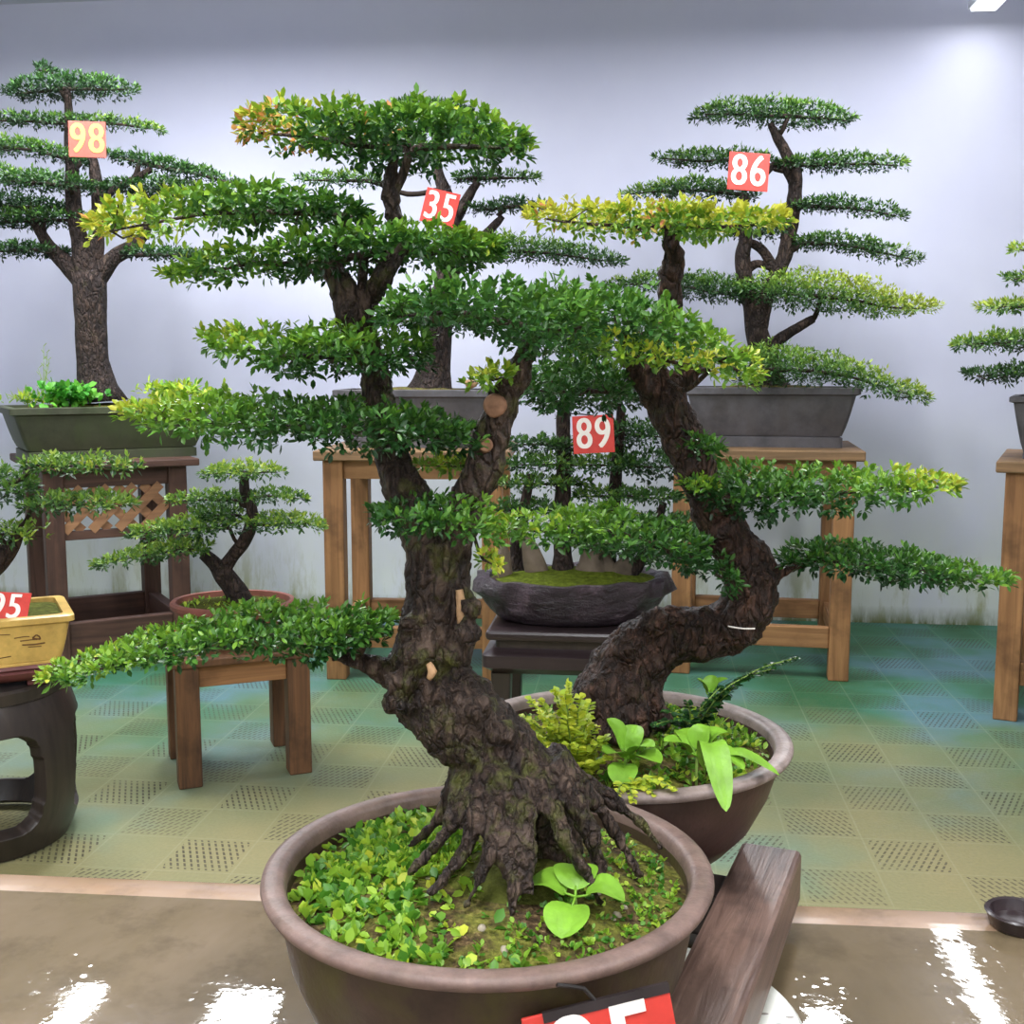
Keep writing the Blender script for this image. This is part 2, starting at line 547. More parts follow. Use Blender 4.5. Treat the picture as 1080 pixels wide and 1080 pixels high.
ADDED_UP = 0.3
LP = P(1037, 11.5, 6.0)
ZL = LP.z
PW = 60
lamp(LP, 1.45, 0.12, 'bright ceiling light at the top right corner against the back wall', PW * 0.14)
ZSL = 0.775
def lamp_at_reflection(px, py):     # where a lamp must hang for its mirror image in the wet bench to show there
    d = ray(px, py)
    k = (CH + ZL - 2 * ZSL) / -d.z
    return Vector((d.x * k, d.y * k, ZL))
lamp(lamp_at_reflection(98, 1046), 1.3, 0.13, 'ceiling light whose narrow streak shines at the left of the wet bench', PW)
lamp(lamp_at_reflection(268, 1050), 1.3, 0.30, 'wider ceiling light mirrored beside the front pot on the wet bench', PW * 1.2)
lamp(lamp_at_reflection(866, 1066), 1.3, 0.16, 'ceiling light mirrored in the wet bench right of the white disc', PW)
for k, (x, y) in enumerate(((-2.6, 1.2), (-0.3, 0.6), (2.0, 1.2), (-2.6, -2.2), (0.0, -2.6), (2.6, -2.2))):  # lamp rows carried on out of view, added for the room's light
    q = RX * x + RY * y
    lamp(Vector((q.x, q.y, ZL)), 1.4, 0.16,
         ['unseen ceiling light over the left end of the wet bench', 'unseen ceiling light over the middle of the wet bench', 'unseen ceiling light over the right end of the wet bench',
          'unseen ceiling light by the left wall behind the bench', 'unseen ceiling light in the middle of the room behind the bench',
          'unseen ceiling light by the right wall behind the bench'][k], PW)

w = bpy.data.worlds.new('world'); SC.world = w
w.use_nodes = True
w.node_tree.nodes['Background'].inputs[0].default_value = (0.8, 0.85, 1, 1)
w.node_tree.nodes['Background'].inputs[1].default_value = 0.3

# ------------------------------------------------------------------ the wet bench in front
def bench_mat(name, c1, c2, c3, rmin=0.06, rmax=0.25):
    m = Mat(name, 0.1, 0.55)
    v = m.coord('Object')
    n = m.noise(v, 3.0, 6, 0.62, 0.4)
    base = m.ramp(n, [(0.3, c1), (0.5, c2), (0.7, c3)])
    n2 = m.noise(v, 14, 5, 0.65)
    base = m.mix(m.maprange(n2, 0.5, 0.72, 0, 0.5), base, tuple(x * 0.6 for x in c1[:3]) + (1,))
    m.col(base)
    m.rgh(m.maprange(m.noise(v, 6, 4), 0.42, 0.62, rmin, rmax))
    h1 = m.noise(v, 42, 3, 0.5)
    h2 = m.math('POWER', m.noise(v, 130, 2, 0.5), 3.0)
    # standing drops on the wet film
    dv = m.voronoi(m.coord('Object', (1, 1, 0)), 55)
    pm = m.maprange(m.noise(v, 8, 3, 0.6), 0.50, 0.60, 0, 1)
    drop = m.math('MULTIPLY', m.math('SQRT', m.math('MAXIMUM', m.math('SUBTRACT', 0.10, m.math('MULTIPLY', dv, dv)), 0.0)), pm)
    m.bump(m.math('ADD', m.math('ADD', m.math('MULTIPLY', h1, 0.30), m.math('MULTIPLY', h2, 0.30)), m.math('MULTIPLY', drop, 6.0)), 0.018, 0.01)
    return m.m


BENCH_M = bench_mat('bench_wet_stone', srgb(102, 89, 68), srgb(120, 105, 82), srgb(136, 119, 98), 0.012, 0.05)
BENCH_E = bench_mat('bench_edge_stone', srgb(150, 122, 98), srgb(168, 138, 112), srgb(178, 150, 126), 0.12, 0.28)
BENCH_B = plain('bench_masonry', srgb(140, 130, 120), 0.8, 0.2, 0.2, 8, 0.3)
e0, e1 = Pz(0, 916, ZSL), Pz(1040, 957, ZSL)
eang = math.atan2(e1.y - e0.y, e1.x - e0.x)
bench = empty('display_bench', (e0.x, e0.y, 0), eang, 'long wet brown stone bench top with a paler front rim under the two near pots', 'bench')
L0, L1, DP = -1.3, 3.2, 1.25
b = MB(); b.box(L0, L1, -DP, -0.058, ZSL - 0.05, ZSL); b.build('bench_top', BENCH_M, bench, world=False)
b = MB(); vs = []
prof = [(-0.058, ZSL - 0.05), (-0.058, ZSL), (-0.046, ZSL), (-0.016, ZSL), (-0.005, ZSL - 0.005), (0, ZSL - 0.016), (0, ZSL - 0.05)]
for x in (L0, L1): vs += [(x, y, z) for y, z in prof]
n = len(prof)
b.add(vs, [(i, (i + 1) % n, n + (i + 1) % n, n + i) for i in range(n)] + [tuple(range(n - 1, -1, -1)), tuple(range(n, 2 * n))])
o = b.build('edge_rim', BENCH_E, bench, world=False, smooth=True, auto=40); o['label'] = 'paler pinkish rim of the bench'
b = MB(); b.box(L0 + .1, L1 - .1, -DP + .15, -0.16, 0.0, ZSL - 0.05); b.build('bench_base', BENCH_B, bench, world=False)

# ------------------------------------------------------------------ tables
def table(name, label, cx, cy, rz, w, d, h, leg=0.09, top=0.045, over=0.035, apron=0.085, low=((0.145, 0.24),), mats=None, cat='table', ends=True):
    mx, my, mz, mt = mats or (WD_X, WD_Y, WD_Z, WD_TOP)
    t = empty(name, (cx, cy, 0), rz, label, cat)
    b = MB(); b.box(-w / 2 - over, w / 2 + over, -d / 2 - over, d / 2 + over, h - top, h)
    b.build('table_top', mt, t, world=False, bevel=.006)
    l = leg
    for sx in (-1, 1):
        for sy in (-1, 1):
            b = MB()
            x, y = sx * (w / 2 - l / 2), sy * (d / 2 - l / 2)
            b.box(x - l / 2, x + l / 2, y - l / 2, y + l / 2, 0, h - top)
            b.build('leg', mz, t, world=False, bevel=.005)
    for sy in (-1, 1):
        y = sy * (d / 2 - l / 2)
        b = MB(); b.box(-w / 2 + l, w / 2 - l, y - .018, y + .018, h - top - apron, h - top); b.build('apron', mx, t, world=False, bevel=.003)
        for z0, z1 in low:
            b = MB(); b.box(-w / 2 + l, w / 2 - l, y - .025, y + .025, z0, z1); b.build('stretcher', mx, t, world=False, bevel=.004)
    for sx in (-1, 1):
        x = sx * (w / 2 - l / 2)
        b = MB(); b.box(x - .018, x + .018, -d / 2 + l, d / 2 - l, h - top - apron, h - top); b.build('apron', my, t, world=False, bevel=.003)
        if ends:
            for z0, z1 in low:
                b = MB(); b.box(x - .025, x + .025, -d / 2 + l, d / 2 - l, z0, z1); b.build('stretcher', my, t, world=False, bevel=.004)
    return t


HT = 1.045
TW, TD = 0.80, 0.72
FR = Pz(883, 716, 0)                                  # front right leg of the table on the right
def tpos(corner, side, yaw, w=None, d=None):
    w, d = w or TW, d or TD
    ux, uy = Vector((math.cos(yaw), math.sin(yaw), 0)), Vector((-math.sin(yaw), math.cos(yaw), 0))
    return corner + ux * (side * (w / 2 - .045)) + uy * (d / 2 - .045)


Y86, Y35, YI_ = R(-11), R(-3), R(-26)
c86 = tpos(FR, -1, Y86)
table('wooden_table', 'pale wooden table under the grey pot of tree 86 by the back wall', c86.x, c86.y, Y86, TW, TD, HT)
FL = Pz(357, 714, 0)
c35 = tpos(FL, 1, Y35)
table('wooden_table', 'pale wooden table behind the front trunk, under the grey pot of tree 35', c35.x, c35.y, Y35, TW, TD, HT)
FI = Pz(1060, 757, 0)
cI = tpos(FI, 1, YI_)
table('wooden_table', 'pale wooden table cut off by the right edge of the photo', cI.x, cI.y, YI_, TW, TD, HT)

# the dark stand with a lattice panel, turned towards the middle
AC = R(30)
cx_, sx_ = Vector((math.cos(AC), math.sin(AC), 0)), Vector((-math.sin(AC), math.cos(AC), 0))
FC = Pz(64, 712, 0)
WC, DC, HC = 0.64, 0.70, 0.985
cC = FC + cx_ * (WC / 2 - .04) + sx_ * (DC / 2 - .04)
tC = table('lattice_stand', 'dark brown wooden stand with a lattice panel under tree 98', cC.x, cC.y, AC, WC, DC, HC, leg=0.085, top=0.035, over=0.05,
           apron=0.085, low=((0.05, 0.24),), mats=(BD_X, BD_Y, BD_Z, BD_X), cat='stand')
b = MB(); b.box(-WC / 2 + .085, WC / 2 - .085, -DC / 2 + .025, -DC / 2 + .06, 0.625, 0.665); b.build('lattice_rail', BD_X, tC, world=False, bevel=.003)
zt, zb = HC - .035 - .085, 0.665
for i in range(9):
    for sgn, yy in ((1, -DC / 2 + .028), (-1, -DC / 2 + .041)):
        # one diagonal strip, clipped to the panel
        hgt = zt - zb
        x0 = -WC / 2 + .085 + (i - 2) * 0.118
        xa, xb = (x0, x0 + hgt) if sgn > 0 else (x0 + hgt, x0)
        lo, hi = -WC / 2 + .085, WC / 2 - .085
        ta, tb = 0.0, 1.0
        dx = xb - xa
        for lim, s in ((lo, 1), (hi, -1)):
            fa, fb = s * (xa - lim), s * (xb - lim)
            if fa < 0 and fb < 0: ta, tb = 1, 0
            elif fa < 0: ta = max(ta, fa / (fa - fb))
            elif fb < 0: tb = min(tb, fa / (fa - fb))
        if tb - ta < 0.12: continue
        b2 = MB()
        p0 = Vector((xa + dx * ta, yy, zb + hgt * ta)); p1 = Vector((xa + dx * tb, yy, zb + hgt * tb))
        b2.beam(p0, p1, 0.042, 0.011, up=Vector((0, -1, 0)))
        b2.build('lattice_strip', LATT, tC, world=False)
b = MB(); b.box(-WC / 2 + .07, WC / 2 - .07, -DC / 2 + .07, DC / 2 - .07, 0.06, 0.085); b.build('bottom_board', BD_X, tC, world=False)

# little stool under the terracotta pot
FS, FS2 = Pz(200, 828, 0), Pz(316, 813, 0)
aS = math.atan2(FS2.y - FS.y, FS2.x - FS.x)
WS = (FS2 - FS).length + 0.075
HS, DS = 0.445, 0.40
us, vs_ = Vector((math.cos(aS), math.sin(aS), 0)), Vector((-math.sin(aS), math.cos(aS), 0))
cS = (FS + FS2) / 2 + vs_ * (DS / 2 - .0375)
table('low_stool', 'low brown wooden stool under the small terracotta pot', cS.x, cS.y, aS, WS, DS, HS, leg=0.078, top=0.03, over=0.012, apron=0.075,
      low=(), mats=(ST_X, ST_X, ST_Z, ST_Z), cat='stool')

# dark lacquer stand under the rock tray
pF = P(605, 600, 3.9)
cF = Vector((pF.x, 3.92, 0)); HF = 0.535
tF = empty('lacquer_stand', cF, YAW, 'low black lacquered stand under the dark rock tray', 'stand')
wF, dF = 0.56, 0.46
b = MB(); b.box(-wF / 2, wF / 2, -dF / 2, dF / 2, HF - .035, HF); b.build('table_top', LACQ2, tF, world=False, bevel=.012)
b = MB(); b.rloft([(wF / 2 - .03, dF / 2 - .03, .02, HF - .065), (wF / 2 - .03, dF / 2 - .03, .02, HF - .0351)]); b.build('waist', LACQ, tF, world=False)
b = MB(); b.rloft([(wF / 2 - .02, dF / 2 - .02, .03, HF - .15), (wF / 2 + .012, dF / 2 + .012, .03, HF - .125), (wF / 2 + .012, dF / 2 + .012, .03, HF - .085), (wF / 2 - .02, dF / 2 - .02, .03, HF - .0652)])
b.build('apron', LACQ2, tF, world=False, smooth=True, auto=50)
for sx in (-1, 1):
    for sy in (-1, 1):
        b = MB()
        x, y = sx * (wF / 2 - .05), sy * (dF / 2 - .05)
        b.rloft([(.03, .03, .01, 0), (.034, .034, .01, .02), (.026, .026, .01, .08), (.034, .034, .01, HF - .1502)], Matrix.Translation((x, y, 0)))
        b.build('leg', LACQ, tF, world=False, smooth=True, auto=50)

# barrel stool at the left edge
cD = Vector((P(-25, 800, 3.3).x, 3.3, 0)); HD = 0.50
tD = empty('barrel_stool', cD, R(-16), 'dark openwork barrel stool under the yellow pot', 'stool')
def barrel_r(z):
    u = z / HD
    return 0.245 + 0.062 * math.sin(PI * min(1, max(0, (u * 0.98 + 0.02)))) ** 0.8
b = MB(); NT, NZ = 240, 90
th = 0.052
def in_window(a, z):
    q = (math.degrees(a) % 72) - 36
    zc, hz, ha = 0.225, 0.145, 22.0
    dx, dz = abs(q) / ha, abs(z - zc) / hz
    return (dx ** 4 + dz ** 4) < 1
vv, ff = [], []
for j in range(NZ + 1):
    z = 0.0 + (HD - .012) * j / NZ
    for i in range(NT):
        a = 2 * PI * i / NT
        r = barrel_r(z)
        vv.append((r * math.cos(a), r * math.sin(a), z))
for j in range(NZ):
    for i in range(NT):
        if in_window(2 * PI * (i + .5) / NT, (HD - .012) * (j + .5) / NZ): continue
        i2 = (i + 1) % NT
        ff.append((j * NT + i, j * NT + i2, (j + 1) * NT + i2, (j + 1) * NT + i))
used = sorted({i for f in ff for i in f}); mp = {u: k for k, u in enumerate(used)}
b.add([vv[u] for u in used], [tuple(mp[i] for i in f) for f in ff])
o = b.build('barrel_body', LACQ, tD, world=False, smooth=True)
m_ = o.modifiers.new('smooth', 'SMOOTH'); m_.factor = 0.5; m_.iterations = 10
m_ = o.modifiers.new('thick', 'SOLIDIFY'); m_.thickness = th; m_.offset = -1
m_ = o.modifiers.new('bevel', 'BEVEL'); m_.width = .006; m_.segments = 2; m_.limit_method = 'ANGLE'; m_.angle_limit = R(50)
b = MB(); b.lathe([(0.20, HD - .034), (0.258, HD - .046), (0.272, HD - .040), (0.272, HD - .008), (0.264, HD), (0.0, HD)], 64)
b.build('seat', LACQ, tD, world=False, smooth=True, auto=40)
# ------------------------------------------------------------------ leaves
def leaf_mesh(name, C, D, N, L, Wd, age, mat, parent, hi=True, fold=0.25, curl=0.15):
    """blades at C along D with face normal N; L, Wd per leaf; age drives the leaf colour"""
    n = len(C)
    D = D / np.linalg.norm(D, axis=1, keepdims=True)
    S = np.cross(D, N); S /= np.maximum(np.linalg.norm(S, axis=1, keepdims=True), 1e-9)
    N = np.cross(S, D)
    L = L[:, None]; Wd = Wd[:, None]
    if hi:
        prof = [(0, 0, 0), (0.30, 0.42, fold), (0.68, 0.46, fold), (1.0, 0.0, 0), (0.68, -0.46, fold), (0.30, -0.42, fold)]
        quads = [(0, 1, 2, 3), (0, 3, 4, 5)]
    else:
        prof = [(0, 0, 0), (0.5, 0.5, fold), (1.0, 0.0, 0), (0.5, -0.5, fold)]
        quads = [(0, 1, 2), (0, 2, 3)]
    k = len(prof)
    V = np.empty((n, k, 3))
    for j, (a, b, c) in enumerate(prof):
        V[:, j] = C + D * L * a + S * Wd * b + N * (Wd * abs(b) * c - L * curl * a * a)
    V = V.reshape(-1, 3) - np.array(parent.location)[None]
    idx = (np.arange(n)[:, None] * k)
    F = np.concatenate([idx + np.array(q)[None] for q in quads], axis=1).astype(np.int32).ravel()
    q = len(quads[0]); nf = n * len(quads)
    me = bpy.data.meshes.new(name)
    me.vertices.add(n * k); me.vertices.foreach_set('co', V.astype(np.float32).ravel())
    me.loops.add(len(F)); me.loops.foreach_set('vertex_index', F)
    me.polygons.add(nf); me.polygons.foreach_set('loop_start', np.arange(0, len(F), q, dtype=np.int32))
    me.update(calc_edges=True)
    at = me.attributes.new('age', 'FLOAT', 'POINT')
    at.data.foreach_set('value', np.repeat(age, k).astype(np.float32))
    me.materials.append(mat)
    o = bpy.data.objects.new(name, me); COL.objects.link(o); o.parent = parent
    return o


def unit(a): return a / np.maximum(np.linalg.norm(a, axis=1, keepdims=True), 1e-9)


def tufts(rng, C, O, leaf_len, leaf_w, per, spread=0.75, up=0.25):
    """per leaves from every point of C, fanning out around O"""
    n = len(C)
    Cn = np.repeat(C, per, 0); On = np.repeat(O, per, 0)
    D = unit(On + rng.normal(size=(n * per, 3)) * spread + np.array([0, 0, up]))
    N = unit(np.array([0, 0, 1.0])[None] + rng.normal(size=(n * per, 3)) * 0.55 + On * 0.3)
    L = leaf_len * rng.uniform(0.65, 1.25, n * per)
    W = leaf_w * rng.uniform(0.75, 1.25, n * per)
    Cn = Cn + D * (leaf_len * rng.uniform(-0.1, 0.55, n * per))[:, None]
    return Cn, D, N, L, W


class Tree:
    def __init__(s, name, label, cat, loc, Y, leaf, bark_m, leaf_m, hi=False, per=5, cover=3.2, seed=1, segs=12, twig=None):
        s.o = empty(name, loc, 0, label, cat)
        s.Y, s.ll, s.lw = Y, leaf[0], leaf[1]
        s.bm, s.lm, s.hi, s.per, s.cover = bark_m, leaf_m, hi, per, cover
        s.rng = np.random.default_rng(seed)
        s.trunk, s.br = MB(), MB()
        s.segs = segs
        s.s = Y / FPX

    def pt(s, p):
        return P(p[0], p[1], s.Y + (p[3] if len(p) > 3 else 0))

    def chain(s, pts, rough=0.12, ns=None, step=None, seg=None, target=None):
        q = [P(p[0], p[1], s.Y + (p[3] if len(p) > 3 else 0)) for p in pts]
        rr = [p[2] * s.s for p in pts]
        (target or s.trunk).tube(q, rr, seg or s.segs, rough, ns or (0.6 / max(rr)), step or max(min(rr) * 0.7, 0.004))

    def pad(s, pts, hd, root=None, dy=0.0, age=(0.3, 0.3, 0.3), red=None, dens=1.0, rb=3.0, top=0.22, twigs=10, lsize=1.0, jag=0.25):
        rng = s.rng
        Y = s.Y + dy
        px = np.array([p[0] for p in pts], float)
        A = [P(p[0], p[1], Y) for p in pts]; B = [P(p[0], p[2], Y) for p in pts]
        X = np.array([(a.x + b.x) / 2 for a, b in zip(A, B)])
        Zt = np.array([a.z for a in A]); Zb = np.array([b.z for b in B])
        hm = float(np.mean(Zt - Zb)) / 2
        tanE = abs((float(np.mean(Zt + Zb)) / 2 - CH) / Y)
        hd = min(hd, 0.75 * hm / max(tanE, 1e-3)) if tanE * hd > 0.75 * hm else hd
        shrink = max(0.55, 1.05 - tanE * hd * 0.6 / hm)
        Zm, Hf = (Zt + Zb) / 2, (Zt - Zb) / 2 * shrink
        area = float(np.sum((X[1:] - X[:-1]) * ((Zt - Zb)[1:] + (Zt - Zb)[:-1]) / 2))
        ll, lw = s.ll * lsize, s.lw * lsize
        nl = dens * s.cover * (area + 0.35 * hd * (X[-1] - X[0])) / (ll * lw * 0.62)
        n = max(12, int(nl / s.per))
        # sample along the pad by thickness
        g = np.linspace(0, 1, 200); gx = X[0] + (X[-1] - X[0]) * g
        w = np.interp(gx, X, Hf) + 0.1 * hm
        cdf = np.cumsum(w); cdf /= cdf[-1]
        sv = np.interp(rng.uniform(size=n), cdf, g)
        t = rng.uniform(-1, 1, n); t = np.sign(t) * np.abs(t) ** 0.8
        v = rng.beta(1.25, 0.85, n)
        x = X[0] + (X[-1] - X[0]) * sv
        ends = np.minimum(1, np.minimum(sv, 1 - sv) * 4 + 0.12) ** 0.6
        y = Y + t * hd * ends
        plan = 0.3 + 0.7 * np.sqrt(np.maximum(0, 1 - t * t))
        h = np.interp(x, X, Hf); zm = np.interp(x, X, Zm)
        ph = rng.uniform(0, 6, 4)
        k = 2 * PI / (ll * 7)
        lump = 0.5 * np.sin(x * k + ph[0] + 2 * np.sin(y * k * .7 + ph[1])) + 0.5 * np.sin(x * k * 2.3 + ph[2] + y * k * 1.7)
        z = zm + h * plan * (2 * v - 1) * (1 - jag * 0.5 + jag * lump) + 0.15 * h * lump
        C = np.stack([x, y, z], 1) + rng.normal(size=(n, 3)) * ll * 0.15
        O = np.stack([(2 * sv - 1) ** 3 * 1.1, t * 0.7, (2 * v - 1) * 0.55 + 0.25], 1)
        # patches where the bushy surface opens up
        hole = np.sin(x * k * .9 + ph[3]) * np.sin(y * k * 1.1 + ph[1]) + 0.5 * np.sin(x * k * 2.1 + ph[0])
        keep = hole > -1.3
        C, O, v, sv = C[keep], O[keep], v[keep], sv[keep]
        Cn, D, N, L, W = tufts(rng, C, O, ll, lw, s.per)
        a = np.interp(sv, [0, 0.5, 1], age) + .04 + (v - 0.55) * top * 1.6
        a = np.repeat(a, s.per) + rng.normal(size=len(Cn)) * 0.07
        a = np.minimum(a, 0.80 + 0.06 * rng.uniform(size=len(a)))
        if red is not None:
            for (r0, r1, amt) in red:
                pxn = np.interp(Cn[:, 0], X, px)
                m = (pxn > r0) & (pxn < r1) & (rng.uniform(size=len(a)) < amt)
                a[m] = rng.uniform(0.88, 1.0, m.sum())
        br = MB()
        leaf_mesh('foliage_pad', Cn, D, N, L, W, np.clip(a, 0, 1), s.lm, s.o, s.hi)
        # the branch that carries it
        zi = lambda xx, f=0.46: float(np.interp(xx, X, Zb + (Zt - Zb) * f))
        nodes = [Vector((xx, Y + rng.uniform(-.1, .1) * hd, zi(xx))) for xx in np.linspace(X[0] * .93 + X[-1] * .07, X[-1] * .93 + X[0] * .07, 6)]
        r0 = rb * s.s * .75
        if root is not None:
            q = P(root[0], root[1], s.Y + (root[2] if len(root) > 2 else 0))
            j = min(range(6), key=lambda i: (nodes[i] - q).length)
        else:
            q, j = None, 2
        for seq in (nodes[j:], nodes[:j + 1][::-1]):
            if len(seq) < 2: continue
            m = len(seq)
            br.tube(seq, [r0 * (1 - 0.72 * i / (m - 1)) for i in range(m)], 6, 0.15, 0.5 / r0, step=ll * 0.9)
        if q is not None and (q - nodes[j]).length > r0:
            mid = (q + nodes[j]) / 2 + Vector((0, 0, -0.12 * (q - nodes[j]).length))
            br.tube([q, mid, nodes[j]], [r0 * 1.35, r0 * 1.15, r0], 7, 0.15, 0.5 / r0, step=ll * 0.9)
        for _ in range(twigs):
            i = int(rng.integers(0, len(C)))
            e = Vector(C[i]); b0 = nodes[min(range(6), key=lambda q_: (nodes[q_] - e).length)]
            br.tube([b0, (b0 + e) / 2 + Vector((0, 0, -.1 * (e - b0).length)), e], [r0 * .4, r0 * .3, r0 * .15], 4)

        br.build('branch', TWIG if not s.hi else s.bm, s.o, smooth=True)

    def finish(s, voxel=None, disp=0.0, dscale=0.02):
        if s.trunk.v:
            o = s.trunk.build('trunk', s.bm, s.o, smooth=True)
            if voxel:
                m = o.modifiers.new('fuse', 'REMESH'); m.mode = 'VOXEL'; m.voxel_size = voxel; m.use_smooth_shade = True
                if disp:
                    for sc_, st in ((dscale, disp), (dscale * 0.3, disp * 0.45)):
                        tx = bpy.data.textures.new('bark_lumps', 'CLOUDS'); tx.noise_scale = sc_; tx.noise_depth = 3
                        d = o.modifiers.new('lumps', 'DISPLACE'); d.texture = tx; d.strength = st; d.mid_level = 0.5; d.texture_coords = 'LOCAL'
            s.tr = o


def round_pot(T, prof, mat, rim_from, rim_mat, soil_z, soil_r, dome, soil_mat, name='pot'):
    L = T.location
    M = Matrix.Translation((L.x, L.y, 0))
    b = MB(); b.lathe(prof, 72, M); o = b.build(name, mat, T, smooth=True, auto=45)
    if rim_mat:
        b = MB(); b.lathe(rim_from, 72, M); b.v = [tuple(Vector(v) - L) for v in b.v]
        b.build('pot_rim', rim_mat, o, smooth=True, auto=60, world=False)
    soil(T, lambda a, q: (soil_r * q * math.cos(a), soil_r * q * math.sin(a)), soil_z, dome, soil_mat)
    return o


def soil(T, fn, z, dome, mat, rz=0.0, nm='soil', c=None):
    L = T.location if c is None else c
    b = MB(); NR, NS = 14, 48
    vs, fs = [], []
    for i in range(NR + 1):
        q = i / NR
        for k in range(NS):
            a = 2 * PI * k / NS
            x, y = fn(a, q)
            X, Y = x * math.cos(rz) - y * math.sin(rz) + L.x, x * math.sin(rz) + y * math.cos(rz) + L.y
            h = dome * (1 - q * q) + 0.12 * max(dome, .012) * mnoise.noise(Vector((X * 22, Y * 22, z))) * (1 - q ** 6)
            vs.append((X, Y, z + h))
    for i in range(NR):
        for k in range(NS):
            k2 = (k + 1) % NS
            fs.append((i * NS + k, (i + 1) * NS + k, (i + 1) * NS + k2, i * NS + k2))
    b.add(vs, fs)
    return b.build(nm, mat, T, smooth=True)


def rect_fn(hx, hy, pw=6):
    def fn(a, q):
        c, s = math.cos(a), math.sin(a)
        r = 1 / ((abs(c) ** pw + abs(s) ** pw) ** (1 / pw))
        return hx * q * r * c, hy * q * r * s
    return fn


def scatter_weeds(T, rng, pts, leaf, per, ages, mat, name, up=0.7, spread=0.6, hi=True, label=None, stuff=True):
    C = np.array(pts)
    O = unit(rng.normal(size=C.shape) * 0.6 + np.array([0, 0, up]))
    Cn, D, N, L, W = tufts(rng, C, O, leaf[0], leaf[1], per, spread, 0.1)
    a = np.repeat(rng.uniform(*ages, len(C)), per) + rng.normal(size=len(Cn)) * .08
    o = leaf_mesh(name, Cn, D, N, L, W, np.clip(a, 0, 1), mat, T, hi)
    if stuff: o['kind'] = 'stuff'
    if label: o['label'] = label
    return o


def blade(pts, width, nseg=10, fold=0.15, side=None, shape=1.0):
    """one broad leaf along pts (world), returns verts, faces"""
    P2, _ = smooth_path([Vector(p) for p in pts], [0] * len(pts), (Vector(pts[-1]) - Vector(pts[0])).length / nseg)
    n = len(P2); vs, fs = [], []
    for i, p in enumerate(P2):
        t = (P2[min(i + 1, n - 1)] - P2[max(i - 1, 0)]).normalized()
        sd = (Vector(side) if side is not None else t.cross(Vector((0, 0, 1))))
        sd = (sd - t * sd.dot(t)).normalized(); nn = sd.cross(t)
        u = i / (n - 1)
        w_ = width * (math.sin(PI * min(1, u ** shape)) ** 0.75 if 0 < u < 1 else 0) + width * .03
        for q in (-1, -.5, 0, .5, 1):
            vs.append(p + sd * (q * w_ / 2) + nn * (abs(q) * w_ * fold))
    for i in range(n - 1):
        for k in range(4):
            a = i * 5 + k
            fs.append((a, a + 1, a + 6, a + 5))
    return vs, fs


# ------------------------------------------------------------------ number tags
def text_mesh(name, txt, size, mat, parent, loc, thick=0.03, ext=0.0008, sx=0.76):
    c = bpy.data.curves.new(name, 'FONT'); c.body = txt; c.size = size
    c.align_x = 'CENTER'; c.align_y = 'CENTER'; c.extrude = ext
    c.space_character = 1.12
    tmp = bpy.data.objects.new('tmp_text', c); COL.objects.link(tmp)
    bpy.context.view_layer.update()
    me = bpy.data.meshes.new_from_object(tmp.evaluated_get(bpy.context.evaluated_depsgraph_get()))
    bpy.data.objects.remove(tmp); bpy.data.curves.remove(c)
    bmx = bmesh.new()
    for dx, dz in ((-.022, 0), (0, .0003), (.022, .0001)):      # a heavy painted hand: three passes of the brush
        m2 = me.copy(); m2.transform(Matrix.Translation((dx * size, 0, dz))); bmx.from_mesh(m2); bpy.data.meshes.remove(m2)
    bmx.to_mesh(me); bmx.free()
    me.name = name; me.materials.clear(); me.materials.append(mat)
    o = bpy.data.objects.new(name, me); COL.objects.link(o)
    o.parent = parent; o.location = loc; o.scale = (sx, 1, 1)
    return o


def number_tag(num, center, w_, h_, label, board=None, paint=None, tilt=0.0, lean=0.0, turn=0.0, wire=None, border=None):
    """a flat painted board; its face looks towards -Y before turning"""
    t = empty('number_tag', center, 0, label, 'number tag', 'red number tags')
    Mx = Matrix.Rotation(turn, 4, 'Z') @ Matrix.Rotation(PI / 2 + lean, 4, 'X') @ Matrix.Rotation(tilt, 4, 'Z')
    t.rotation_euler = Mx.to_euler()
    b = MB(); b.box(-w_ / 2, w_ / 2, -h_ / 2, h_ / 2, -.003, 0.0)
    b.build('board', board or TAG_RED, t, world=False, bevel=.001)
    if border:
        b = MB(); e = h_ * .075
        b.box(-w_ * .36, w_ * .5, h_ / 2 - e, h_ / 2 + .0006, -.0034, .0008)
        o = b.build('border', border, t, world=False); o['label'] = 'black painted strip along the top'
    o = text_mesh('digits', num, h_ * 1.16, paint or TAG_WHITE, t, (0, -h_ * .01, .0006))
    o['label'] = 'pale painted number ' + num
    if wire is not None:
        b = MB()
        inv = (Matrix.Translation(Vector(center)) @ Mx).inverted()
        a = Vector((0, h_ / 2, -.0015)); e_ = inv @ Vector(wire)
        b.tube([a, (a + e_) / 2 + Vector((w_ * .06, 0, -.004)), e_], [.0012 * max(1, h_ / .06)] * 3, 6, step=.01)
        b.build('wire', WIRE, t, world=False)
    return t
# ================================================================== the two near trees on the bench
YA, YB = 0.90, 1.27
cA = Vector((-0.0197, 0.897, 0.862)); cB = Vector((0.1255, 1.27, 0.862))

